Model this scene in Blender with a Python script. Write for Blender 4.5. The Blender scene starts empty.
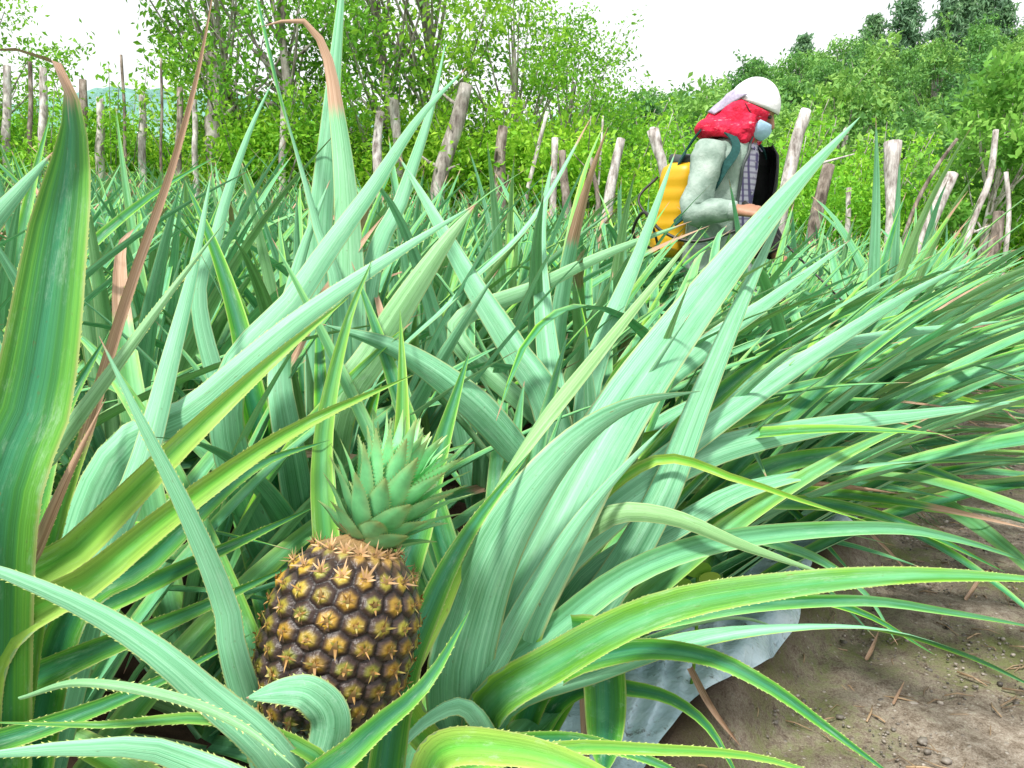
import bpy, math, random
import numpy as np
from mathutils import Vector, noise as mnoise

random.seed(7)
RNG = np.random.default_rng(11)
R = math.radians
SC = bpy.context.scene
COL = SC.collection

# ------------------------------------------------------------------ camera
F_PX = 796.0
PITCH = R(11.3)
CAM = np.array([0.0, 0.0, 0.9])
FW = np.array([0, math.cos(PITCH), -math.sin(PITCH)])
UP = np.array([0, math.sin(PITCH), math.cos(PITCH)])
RT = np.array([1.0, 0, 0])


def P(px, py, d):
    return CAM + d * (FW + (px - 512) / F_PX * RT + (384 - py) / F_PX * UP)


def proj(p):
    q = np.asarray(p) - CAM
    d = q @ FW
    dd = np.where(np.abs(d) < 1e-6, 1e-6, d)
    return 512 + F_PX * (q @ RT) / dd, 384 - F_PX * (q @ UP) / dd, d


cam_d = bpy.data.cameras.new("camera")
cam = bpy.data.objects.new("camera", cam_d)
COL.objects.link(cam)
cam.location = CAM
cam.rotation_euler = (R(90) - PITCH, 0, 0)
cam_d.sensor_width = 36
cam_d.lens = 36 * F_PX / 1024
cam_d.clip_start = 0.05
cam_d.clip_end = 3000
SC.camera = cam
SC.view_settings.view_transform = 'Standard'
SC.view_settings.look = 'None'
SC.view_settings.exposure = 0

# ------------------------------------------------------------------ node helper


E0 = np.array([0.42, 1.26])                     # the first bed: its edge, direction and left-hand normal
RD = np.array([0.57, 0.82]) / math.hypot(.57, .82)
RP = np.array([-RD[1], RD[0]])


class Mat:
    def __init__(s, name):
        s.m = bpy.data.materials.new(name)
        s.m.use_nodes = True
        s.t = s.m.node_tree
        s.t.nodes.clear()
        s.out = s.n('ShaderNodeOutputMaterial')

    def n(s, typ, **kw):
        nd = s.t.nodes.new(typ)
        for k, v in kw.items():
            setattr(nd, k, v)
        return nd

    def put(s, sock, v):
        if v is None:
            return
        if isinstance(v, bpy.types.NodeSocket):
            s.t.links.new(v, sock)
        else:
            if sock.type == 'RGBA' and isinstance(v, (tuple, list)) and len(v) == 3:
                v = (*v, 1)
            sock.default_value = v

    def math(s, op, a, b=None, c=None, clamp=False):
        nd = s.n('ShaderNodeMath', operation=op, use_clamp=clamp)
        for i, v in enumerate((a, b, c)):
            if v is not None:
                s.put(nd.inputs[i], v)
        return nd.outputs[0]

    def mix(s, f, a, b, mode='MIX'):
        nd = s.n('ShaderNodeMix', data_type='RGBA', blend_type=mode)
        s.put(nd.inputs[0], f)
        s.put(nd.inputs[6], a)
        s.put(nd.inputs[7], b)
        return nd.outputs[2]

    def noise(s, vec, scale, detail=3, rough=0.55, col=False):
        nd = s.n('ShaderNodeTexNoise')
        s.put(nd.inputs['Vector'], vec)
        nd.inputs['Scale'].default_value = scale
        nd.inputs['Detail'].default_value = detail
        nd.inputs['Roughness'].default_value = rough
        return nd.outputs[1 if col else 0]

    def voro(s, vec, scale, out='Distance', feature='F1'):
        nd = s.n('ShaderNodeTexVoronoi', feature=feature)
        s.put(nd.inputs['Vector'], vec)
        nd.inputs['Scale'].default_value = scale
        return nd.outputs[out]

    def ramp(s, f, stops):
        nd = s.n('ShaderNodeValToRGB')
        e = nd.color_ramp.elements
        while len(e) < len(stops):
            e.new(0.5)
        for i, (p, c) in enumerate(stops):
            e[i].position = p
            e[i].color = (*c, 1) if len(c) == 3 else c
        s.put(nd.inputs[0], f)
        return nd.outputs[0]

    def step(s, v, lo, hi):
        nd = s.n('ShaderNodeMapRange', interpolation_type='SMOOTHSTEP')
        s.put(nd.inputs[0], v)
        nd.inputs[1].default_value = lo
        nd.inputs[2].default_value = hi
        return nd.outputs[0]

    def attr(s, name):
        return s.n('ShaderNodeAttribute', attribute_name=name)

    def obj(s):
        return s.n('ShaderNodeTexCoord').outputs['Object']

    def pos(s):
        return s.n('ShaderNodeNewGeometry').outputs['Position']

    def xyz(s, v):
        nd = s.n('ShaderNodeSeparateXYZ')
        s.put(nd.inputs[0], v)
        return nd.outputs

    def comb(s, x, y, z=0.0):
        nd = s.n('ShaderNodeCombineXYZ')
        for i, v in enumerate((x, y, z)):
            s.put(nd.inputs[i], v)
        return nd.outputs[0]

    def bump(s, h, strength=0.3, dist=0.01):
        nd = s.n('ShaderNodeBump')
        nd.inputs['Strength'].default_value = strength
        nd.inputs['Distance'].default_value = dist
        s.put(nd.inputs['Height'], h)
        return nd.outputs[0]

    def bsdf(s, col, rough=0.6, spec=0.4, normal=None, metal=0.0, coat=0.0):
        nd = s.n('ShaderNodeBsdfPrincipled')
        s.put(nd.inputs['Base Color'], col)
        s.put(nd.inputs['Roughness'], rough)
        nd.inputs['Specular IOR Level'].default_value = spec
        nd.inputs['Metallic'].default_value = metal
        nd.inputs['Coat Weight'].default_value = coat
        if normal is not None:
            s.put(nd.inputs['Normal'], normal)
        return nd.outputs[0]

    def done(s, sh):
        s.t.links.new(sh, s.out.inputs[0])
        return s.m


def mat_pine_leaf():
    m = Mat('pineapple_leaf')
    uv = m.n('ShaderNodeUVMap', uv_map='UVMap').outputs[0]
    ux, uy, _ = m.xyz(uv)
    at = m.attr('leafdata')
    sep = m.n('ShaderNodeSeparateColor')
    m.put(sep.inputs[0], at.outputs['Color'])
    side, rnd, dry = sep.outputs
    yel = at.outputs['Alpha']
    au = m.math('ABSOLUTE', m.math('MULTIPLY_ADD', ux, 2.0, -1.0))
    off = m.math('MULTIPLY', rnd, 37.0)
    stripe = m.noise(m.comb(m.math('MULTIPLY_ADD', ux, 26.0, off), m.math('MULTIPLY', uy, 1.4), off), 1.0, 4, 0.65)
    fine = m.noise(m.comb(m.math('MULTIPLY_ADD', ux, 90.0, off), m.math('MULTIPLY', uy, 3.0), off), 1.0, 2, 0.6)
    blotch = m.noise(m.comb(m.math('MULTIPLY_ADD', ux, 1.5, off), m.math('MULTIPLY', uy, 7.0), off), 1.0, 4, 0.6)
    # upper face: teal middle, green, yellow-green border
    top = m.ramp(m.math('ADD', au, m.math('MULTIPLY_ADD', stripe, 0.9, -0.45)),
                 [(0.0, (0.025, 0.22, 0.11)), (0.3, (0.035, 0.24, 0.065)), (0.55, (0.065, 0.32, 0.022)),
                  (0.8, (0.18, 0.54, 0.025)), (1.0, (0.44, 0.72, 0.12))])
    top = m.mix(m.step(yel, 0.0, 1.0), top, m.mix(au, (0.15, 0.54, 0.03), (0.58, 0.80, 0.12)))
    bloom_t = m.step(m.math('ADD', blotch, m.math('MULTIPLY', rnd, 0.65)), 0.58, 1.05)
    top = m.mix(m.math('MULTIPLY', bloom_t, 0.75), top, (0.20, 0.54, 0.29))
    # lower face: waxy mint
    bot = m.ramp(m.math('ADD', stripe, m.math('MULTIPLY_ADD', fine, 0.5, -0.25)),
                 [(0.2, (0.10, 0.39, 0.19)), (0.5, (0.24, 0.61, 0.345)), (0.85, (0.45, 0.82, 0.57))])
    bot = m.mix(m.math('MULTIPLY', m.step(blotch, 0.4, 0.75), 0.5), bot, (0.40, 0.77, 0.52))
    bot = m.mix(m.math('MULTIPLY', yel, 0.75), bot, (0.40, 0.58, 0.17))
    bot = m.mix(m.math('MULTIPLY', m.step(au, 0.86, 0.99), 0.7), bot, (0.42, 0.60, 0.28))
    bot = m.mix(m.math('MULTIPLY', m.step(rnd, 0.55, 1.0), 0.3), bot, (0.13, 0.36, 0.17))
    col = m.mix(side, top, bot)
    col = m.mix(m.math('MULTIPLY', m.step(rnd, 0.35, 0.0), 0.35), col, (0.07, 0.24, 0.11))
    band = m.noise(m.comb(m.math('MULTIPLY_ADD', ux, 5.0, off), m.math('MULTIPLY', uy, .7), off), 1.0, 2, 0.5)
    bk = m.math('MULTIPLY_ADD', m.step(band, .3, .7), .75, .55)
    col = m.mix(0.7, col, m.mix(1.0, col, m.comb(bk, m.math('MULTIPLY_ADD', bk, .8, .2), bk), 'MULTIPLY'))
    # waxy bloom rubbed off in lengthwise streaks, pale dust
    rub = m.noise(m.comb(m.math('MULTIPLY_ADD', ux, 14.0, off), m.math('MULTIPLY', uy, 9.0), off), 1.0, 5, 0.75)
    col = m.mix(m.math('MULTIPLY', m.step(rub, .52, .68), .45), col, m.mix(1.0, col, (.50, .66, .42), 'MULTIPLY'))
    dust = m.noise(m.comb(m.math('MULTIPLY_ADD', ux, 3.0, off), m.math('MULTIPLY', uy, 12.0), 3.7), 1.0, 6, 0.8)
    col = m.mix(m.math('MULTIPLY', m.step(dust, .52, .80), .40), col, (.62, .80, .66))
    # scars
    sc = m.noise(m.comb(m.math('MULTIPLY_ADD', ux, 5.0, off), m.math('MULTIPLY_ADD', uy, 22.0, off), 1.1), 1.0, 5, 0.7)
    col = m.mix(m.math('MULTIPLY', m.step(sc, .67, .72), .75), col, (.26, .20, .07))
    edge = m.math('MULTIPLY', m.step(au, .90, .985), m.math('MULTIPLY_ADD', stripe, .8, .15))
    col = m.mix(edge, col, (.50, .50, .22))
    # scratches, specks, dirt
    spk = m.noise(m.comb(m.math('MULTIPLY_ADD', ux, 9.0, off), m.math('MULTIPLY_ADD', uy, 60.0, off), 0.0), 1.0, 3, 0.7)
    col = m.mix(m.math('MULTIPLY', m.step(spk, 0.62, 0.76), 0.6), col, (0.14, 0.13, 0.05))
    line = m.math('MULTIPLY_ADD', fine, 1.1, 0.45)
    col = m.mix(0.5, col, m.mix(1.0, col, m.comb(line, line, line), 'MULTIPLY'))
    dn = m.noise(m.comb(m.math('MULTIPLY_ADD', ux, 12.0, off), m.math('MULTIPLY', uy, 5.0), off), 1.0, 4, 0.7)
    dcol = m.ramp(dn, [(0.2, (0.16, 0.08, 0.045)), (0.5, (0.52, 0.33, 0.22)), (0.8, (0.80, 0.64, 0.47))])
    dmask = m.step(m.math('ADD', dry, m.math('MULTIPLY_ADD', dn, 0.7, -0.35)), 0.35, 0.65)
    col = m.mix(m.math('MULTIPLY', dmask, m.step(dry, 0.0, 0.12)), col, dcol)
    hgt = m.math('ADD', stripe, m.math('MULTIPLY', fine, 0.4))
    rough = m.math('MULTIPLY_ADD', blotch, 0.3, 0.26)
    sh = m.bsdf(col, rough, 0.25, m.bump(hgt, 0.32, 0.003))
    tr = m.n('ShaderNodeBsdfTranslucent')
    m.put(tr.inputs[0], m.mix(0.5, col, (0.2, 0.5, 0.04)))
    ms = m.n('ShaderNodeMixShader')
    ms.inputs[0].default_value = 0.14
    m.t.links.new(sh, ms.inputs[1])
    m.t.links.new(tr.outputs[0], ms.inputs[2])
    return m.done(ms.outputs[0])


def mat_foliage(name, dark, mid, light, trans=0.3, haze=0.0):
    m = Mat(name)
    at = m.attr('leafdata')
    sep = m.n('ShaderNodeSeparateColor')
    m.put(sep.inputs[0], at.outputs['Color'])
    oi = m.n('ShaderNodeObjectInfo')
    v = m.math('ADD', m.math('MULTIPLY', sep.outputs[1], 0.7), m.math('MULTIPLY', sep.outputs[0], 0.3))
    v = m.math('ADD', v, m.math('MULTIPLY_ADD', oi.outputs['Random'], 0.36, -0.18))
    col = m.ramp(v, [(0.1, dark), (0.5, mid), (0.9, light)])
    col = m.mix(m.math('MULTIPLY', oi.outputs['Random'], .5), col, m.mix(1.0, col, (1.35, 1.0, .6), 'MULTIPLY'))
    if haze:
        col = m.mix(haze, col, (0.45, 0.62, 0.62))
    sh = m.bsdf(col, 0.5, 0.35)
    tr = m.n('ShaderNodeBsdfTranslucent')
    m.put(tr.inputs[0], m.mix(0.4, col, light))
    ms = m.n('ShaderNodeMixShader')
    ms.inputs[0].default_value = trans
    m.t.links.new(sh, ms.inputs[1])
    m.t.links.new(tr.outputs[0], ms.inputs[2])
    return m.done(ms.outputs[0])


def mat_bark(name, a, b, c, scale=14):
    m = Mat(name)
    o = m.obj()
    x, y, z = m.xyz(o)
    v = m.comb(x, y, m.math('MULTIPLY', z, 0.25))
    n1 = m.noise(v, scale, 5, 0.65)
    n2 = m.noise(o, scale * 0.35, 3)
    col = m.ramp(m.math('ADD', n1, m.math('MULTIPLY_ADD', n2, 0.5, -0.25)), [(0.3, a), (0.5, b), (0.72, c)])
    return m.done(m.bsdf(col, 0.9, 0.15, m.bump(n1, 0.7, 0.03)))


def mat_ground():
    m = Mat('soil')
    p = m.pos()
    n1 = m.noise(p, 3.0, 6, 0.65)
    n2 = m.noise(p, 48.0, 6, 0.75)
    n3 = m.noise(p, 300.0, 4, 0.7)
    col = m.ramp(m.math('ADD', m.math('MULTIPLY', n2, 0.6), m.math('MULTIPLY', n3, 0.4)),
                 [(0.3, (0.055, 0.042, 0.03)), (0.43, (0.19, 0.15, 0.112)), (0.53, (0.34, 0.285, 0.23)), (0.68, (0.58, 0.53, 0.46))])
    moss = m.math('MULTIPLY', m.step(m.math('ADD', n1, m.math('MULTIPLY', n2, 0.45)), 0.68, 0.90), 0.75)
    col = m.mix(moss, col, m.mix(n3, (0.07, 0.10, 0.018), (0.22, 0.27, 0.055)))
    vc = m.voro(p, 70.0, 'Color')
    vd = m.voro(p, 70.0)
    peb = m.math('MULTIPLY', m.step(vd, 0.32, 0.12), m.step(m.xyz(vc)[0], 0.72, 0.8))
    col = m.mix(peb, col, m.mix(m.xyz(vc)[1], (0.20, 0.16, 0.13), (0.55, 0.50, 0.44)))
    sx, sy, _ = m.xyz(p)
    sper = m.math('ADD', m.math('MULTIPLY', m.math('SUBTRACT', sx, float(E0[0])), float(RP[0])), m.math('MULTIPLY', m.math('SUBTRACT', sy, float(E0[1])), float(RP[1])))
    bed_shade = m.step(m.math('ADD', sper, m.math('MULTIPLY', n1, .12)), 0.02, 0.14)  # bed soil painted near black: shade under the leaves put into the colour
    col = m.mix(bed_shade, col, m.mix(n2, (0.012, 0.009, 0.006), (0.07, 0.045, 0.028)))
    # green weeds past the field
    yy = m.xyz(p)[1]
    far = m.step(m.math('ADD', yy, m.math('MULTIPLY', n1, 1.0)), 7.6, 8.6)
    col = m.mix(far, col, m.mix(n2, (0.035, 0.11, 0.012), (0.20, 0.40, 0.05)))
    h = m.math('ADD', m.math('MULTIPLY', n2, 1.0), m.math('ADD', m.math('MULTIPLY', n3, 0.45), m.math('MULTIPLY', peb, 0.4)))
    return m.done(m.bsdf(col, 0.95, 0.15, m.bump(h, 0.8, 0.007)))


def mat_simple(name, col, rough=0.6, spec=0.4, nscale=20, var=0.25, bump=0.2, bdist=0.01, metal=0.0):
    m = Mat(name)
    o = m.obj()
    n = m.noise(o, nscale, 4, 0.6)
    d = tuple(c * (1 - var) for c in col)
    l = tuple(min(1, c * (1 + var)) for c in col)
    c = m.ramp(n, [(0.25, d), (0.75, l)])
    return m.done(m.bsdf(c, rough, spec, m.bump(n, bump, bdist), metal))


def mat_vcol(name, rough=0.5, spec=0.4, nscale=300, bump=0.15, coat=0.0):
    m = Mat(name)
    at = m.attr('leafdata')
    n = m.noise(m.obj(), nscale, 3, 0.6)
    k = m.math('MULTIPLY_ADD', n, 0.9, 0.55)
    col = m.mix(1.0, at.outputs['Color'], m.comb(k, k, k), 'MULTIPLY')
    return m.done(m.bsdf(col, rough, spec, m.bump(n, bump, 0.002), coat=coat))


M = {}
M['pine'] = mat_pine_leaf()
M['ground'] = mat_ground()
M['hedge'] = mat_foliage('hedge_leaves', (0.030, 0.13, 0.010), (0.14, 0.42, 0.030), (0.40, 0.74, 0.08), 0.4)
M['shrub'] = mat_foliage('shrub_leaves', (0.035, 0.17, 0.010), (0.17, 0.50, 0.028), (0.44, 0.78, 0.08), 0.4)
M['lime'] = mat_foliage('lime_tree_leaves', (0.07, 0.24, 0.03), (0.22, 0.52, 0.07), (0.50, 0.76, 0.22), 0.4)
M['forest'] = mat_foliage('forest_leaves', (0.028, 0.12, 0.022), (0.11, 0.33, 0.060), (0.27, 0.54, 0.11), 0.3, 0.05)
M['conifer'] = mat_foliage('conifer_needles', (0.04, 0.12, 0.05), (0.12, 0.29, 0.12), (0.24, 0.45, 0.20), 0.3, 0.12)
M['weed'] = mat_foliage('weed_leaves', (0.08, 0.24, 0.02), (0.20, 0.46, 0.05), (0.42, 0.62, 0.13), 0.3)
M['bark'] = mat_bark('tree_bark', (0.12, 0.10, 0.09), (0.34, 0.31, 0.28), (0.62, 0.59, 0.56))
M['post'] = mat_bark('post_wood', (0.16, 0.13, 0.115), (0.48, 0.44, 0.42), (0.78, 0.75, 0.74), 22)
M['post_dark'] = mat_bark('post_wood_brown', (0.07, 0.055, 0.045), (0.23, 0.19, 0.16), (0.42, 0.37, 0.33), 22)
M['crown'] = mat_vcol('crown_leaf', 0.45, 0.45, 60)
M['fruit'] = mat_vcol('fruit_skin', 0.38, 0.45, 320, 0.5, 0.0)

# ------------------------------------------------------------------ mesh helper


class MB:
    def __init__(s):
        s.V, s.F, s.U, s.A, s.n = [], [], [], [], 0

    def add(s, v, f, uv=None, a=None):
        v = np.asarray(v, float).reshape(-1, 3)
        k = len(v)
        s.V.append(v)
        s.F.extend([tuple(int(i) + s.n for i in q) for q in f])
        s.U.append(np.zeros((k, 2)) if uv is None else np.asarray(uv, float))
        s.A.append(np.tile((0, .5, 0, 0), (k, 1)) if a is None else np.asarray(a, float).reshape(-1, 4) * np.ones((k, 1)))
        s.n += k

    def mesh(s, name, mat, smooth=True, attrs=True):
        me = bpy.data.meshes.new(name)
        V = np.concatenate(s.V)
        me.from_pydata(V.tolist(), [], s.F)
        me.update()
        if smooth:
            me.polygons.foreach_set('use_smooth', np.ones(len(me.polygons), bool))
        if attrs:
            li = np.empty(len(me.loops), np.int32)
            me.loops.foreach_get('vertex_index', li)
            uvl = me.uv_layers.new(name='UVMap')
            uvl.data.foreach_set('uv', np.concatenate(s.U)[li].astype(np.float32).ravel())
            ca = me.color_attributes.new('leafdata', 'FLOAT_COLOR', 'POINT')
            ca.data.foreach_set('color', np.concatenate(s.A).astype(np.float32).ravel())
        mats = mat if isinstance(mat, (list, tuple)) else [mat]
        for mm in mats:
            me.materials.append(mm)
        return me

    def build(s, name, mat, parent=None, smooth=True, attrs=True):
        return link(name, s.mesh(name, mat, smooth, attrs), parent)


def link(name, me, parent=None):
    o = bpy.data.objects.new(name, me)
    COL.objects.link(o)
    o.parent = parent
    return o


def tag(o, label=None, cat=None, group=None, kind=None):
    for k, v in (('label', label), ('category', cat), ('group', group), ('kind', kind)):
        if v:
            o[k] = v
    return o


def empty(name, loc=(0, 0, 0), rz=0.0):
    o = bpy.data.objects.new(name, None)
    COL.objects.link(o)
    o.location = tuple(float(c) for c in loc)
    o.rotation_euler = (0, 0, rz)
    o.empty_display_size = 0.1
    return o


def copy_tree(o, parent=None):
    c = o.copy()
    COL.objects.link(c)
    c.parent = parent
    for ch in list(o.children):
        copy_tree(ch, c)
    return c


def unit(v):
    v = np.asarray(v, float)
    return v / (np.linalg.norm(v, axis=-1, keepdims=True) + 1e-12)


def spline(pts, n):
    """Catmull-Rom through pts, resampled to n+1 points of equal arc length."""
    p = np.asarray(pts, float)
    if len(p) == 2:
        return p[0] + np.linspace(0, 1, n + 1)[:, None] * (p[1] - p[0])
    q = np.vstack([2 * p[0] - p[1], p, 2 * p[-1] - p[-2]])
    out = []
    for i in range(1, len(q) - 2):
        t = np.linspace(0, 1, 16, endpoint=False)[:, None]
        a, b, c, d = q[i - 1], q[i], q[i + 1], q[i + 2]
        out.append(0.5 * (2 * b + (c - a) * t + (2 * a - 5 * b + 4 * c - d) * t ** 2 + (3 * b - a - 3 * c + d) * t ** 3))
    out.append(p[-1:])
    o = np.vstack(out)
    L = np.concatenate([[0], np.cumsum(np.linalg.norm(np.diff(o, axis=0), axis=1))])
    s = np.linspace(0, L[-1], n + 1)
    return np.stack([np.interp(s, L, o[:, k]) for k in range(3)], 1)


def tube(mb, pts, rad, nseg=10, n=None, caps=True, wob=0.0, seed=0, a=None, ell=None, ref=(0, 0, 1)):
    """Tapered tube along pts; rad is a list per point; ell=(list of ratio) squashes one side."""
    p = np.asarray(pts, float)
    r = np.asarray(rad, float)
    if n:
        L0 = np.linspace(0, 1, len(r))
        p = spline(p, n)
        r = np.interp(np.linspace(0, 1, n + 1), L0, r)
    k = len(p)
    T = unit(np.gradient(p, axis=0))
    ref = np.asarray(ref, float)
    if abs(T.mean(0) @ ref) > 0.93 * np.linalg.norm(T.mean(0)):
        ref = np.array([0.0, 1.0, 0.0]) if abs(ref[2]) > 0.5 else np.array([0.0, 0, 1])
    X = unit(np.cross(T, ref))
    Y = np.cross(X, T)
    th = np.linspace(0, 2 * math.pi, nseg, endpoint=False)
    rr = r[:, None] * np.ones((1, nseg))
    if wob:
        rg = np.random.default_rng(seed)
        ph = rg.uniform(0, 6.28, 4)
        z = np.linspace(0, 1, k)[:, None]
        rr = rr * (1 + wob * (np.sin(2 * th[None] + ph[0] + 5 * z) * .5 + np.sin(3 * th[None] + ph[1] - 9 * z) * .35
                              + rg.normal(0, .35, (k, nseg))))
    e = 1.0 if ell is None else np.interp(np.linspace(0, 1, k), np.linspace(0, 1, len(ell)), ell)[:, None]
    V = p[:, None] + X[:, None] * (rr * np.cos(th))[..., None] + Y[:, None] * (rr * e * np.sin(th))[..., None]
    F = []
    for i in range(k - 1):
        for j in range(nseg):
            j2 = (j + 1) % nseg
            F.append((i * nseg + j, i * nseg + j2, (i + 1) * nseg + j2, (i + 1) * nseg + j))
    V = V.reshape(-1, 3)
    if caps:
        V = np.vstack([V, p[:1], p[-1:]])
        b, t = k * nseg, k * nseg + 1
        for j in range(nseg):
            j2 = (j + 1) % nseg
            F.append((b, j2, j))
            F.append((t, (k - 1) * nseg + j, (k - 1) * nseg + j2))
    mb.add(V, F, None, a)


def ellipsoid(mb, c, axes, nu=16, nv=10, a=None):
    """axes: three vectors (half axes)."""
    c = np.asarray(c, float)
    A = np.asarray(axes, float)
    u = np.linspace(0, 2 * math.pi, nu, endpoint=False)
    V = [c + A[2]]
    for i in range(1, nv):
        ph = math.pi * i / nv
        for x in u:
            V.append(c + A[0] * math.sin(ph) * math.cos(x) + A[1] * math.sin(ph) * math.sin(x) + A[2] * math.cos(ph))
    V.append(c - A[2])
    F = [(0, 1 + j, 1 + (j + 1) % nu) for j in range(nu)]
    for i in range(nv - 2):
        for j in range(nu):
            j2 = (j + 1) % nu
            F.append((1 + i * nu + j, 1 + (i + 1) * nu + j, 1 + (i + 1) * nu + j2, 1 + i * nu + j2))
    e = 1 + (nv - 1) * nu
    F += [(e, 1 + (nv - 2) * nu + (j + 1) % nu, 1 + (nv - 2) * nu + j) for j in range(nu)]
    mb.add(V, F, None, a)


def fuse(mb, voxel, smooth_it=4, name='tmp'):
    """Melt the closed shapes of mb into one continuous surface; returns a mesh."""
    me = mb.mesh(name, [], True, False)
    o = bpy.data.objects.new(name, me)
    COL.objects.link(o)
    r = o.modifiers.new('r', 'REMESH')
    r.mode = 'VOXEL'
    r.voxel_size = voxel
    if smooth_it:
        sm = o.modifiers.new('s', 'SMOOTH')
        sm.iterations = smooth_it
        sm.factor = 0.5
    dg = bpy.context.evaluated_depsgraph_get()
    res = bpy.data.meshes.new_from_object(o.evaluated_get(dg))
    bpy.data.objects.remove(o)
    bpy.data.meshes.remove(me)
    res.polygons.foreach_set('use_smooth', np.ones(len(res.polygons), bool))
    return res


# ------------------------------------------------------------------ terrain
PERIOD = 1.02


def sm(x, a, b):
    t = np.clip((x - a) / (b - a), 0, 1)
    return t * t * (3 - 2 * t)


def base_z(x, y):
    x = np.asarray(x, float)
    y = np.asarray(y, float)
    z = (-0.085 * np.clip(x, -14, 14) + 0.08) * sm(y, 1.5, 7.5)
    # right-hand wooded hill
    h = 11.0 * np.exp(-(((x - 44) / 24) ** 2 + ((y - 62) / 26) ** 2)) + 4.2 * np.exp(-(((x - 17) / 14) ** 2 + ((y - 62) / 22) ** 2))
    z = z + h * sm(y, 14, 34)
    return z


def bed_z(x, y):
    s = (x - E0[0]) * RP[0] + (y - E0[1]) * RP[1]
    k = np.mod(s + 0.06, PERIOD) - 0.06
    up = sm(k, -0.06, 0.06) * (1 - sm(k, 0.58, 0.72))
    up = np.where(s < -0.06, 0, up)
    fade = (1 - sm(y, 8.0, 8.8)) * (1 - sm(s, 7.8, 8.2))
    return 0.12 * up * fade


def gz(x, y):
    return base_z(x, y) + bed_z(np.asarray(x, float), np.asarray(y, float))


def axis_coords(lo, hi, fine_lo, fine_hi, step, grow=1.16):
    a = list(np.arange(fine_lo, fine_hi + 1e-6, step))
    s = step
    while a[-1] < hi:
        s *= grow
        a.append(a[-1] + s)
    s = step
    b = []
    x = fine_lo
    while x > lo:
        s *= grow
        x -= s
        b.append(x)
    return np.array(b[::-1] + a)


def ground():
    xs = axis_coords(-400, 400, -3.0, 3.2, 0.04)
    ys = axis_coords(-40, 800, 0.0, 4.5, 0.04)
    X, Y = np.meshgrid(xs, ys)
    Z = gz(X, Y)
    near = np.exp(-((X - 0.8) ** 2 + (Y - 2) ** 2) / 12)
    rg = np.random.default_rng(3)
    nz = np.array([mnoise.fractal(Vector((x * 8, y * 8, 1.3)), 0.6, 2.2, 4) if n > 0.08 else 0.0
                   for x, y, n in zip(X.ravel(), Y.ravel(), near.ravel())]).reshape(X.shape)
    Z = Z + 0.019 * nz * near
    ny, nx = X.shape
    V = np.stack([X, Y, Z], -1).reshape(-1, 3)
    i = np.arange(ny - 1)[:, None] * nx + np.arange(nx - 1)[None]
    i = i.ravel()
    F = np.stack([i, i + 1, i + nx + 1, i + nx], 1)
    mb = MB()
    mb.add(V, F)
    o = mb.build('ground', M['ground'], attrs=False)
    tag(o, kind='structure')


ground()

# ------------------------------------------------------------------ pineapple leaves


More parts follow.
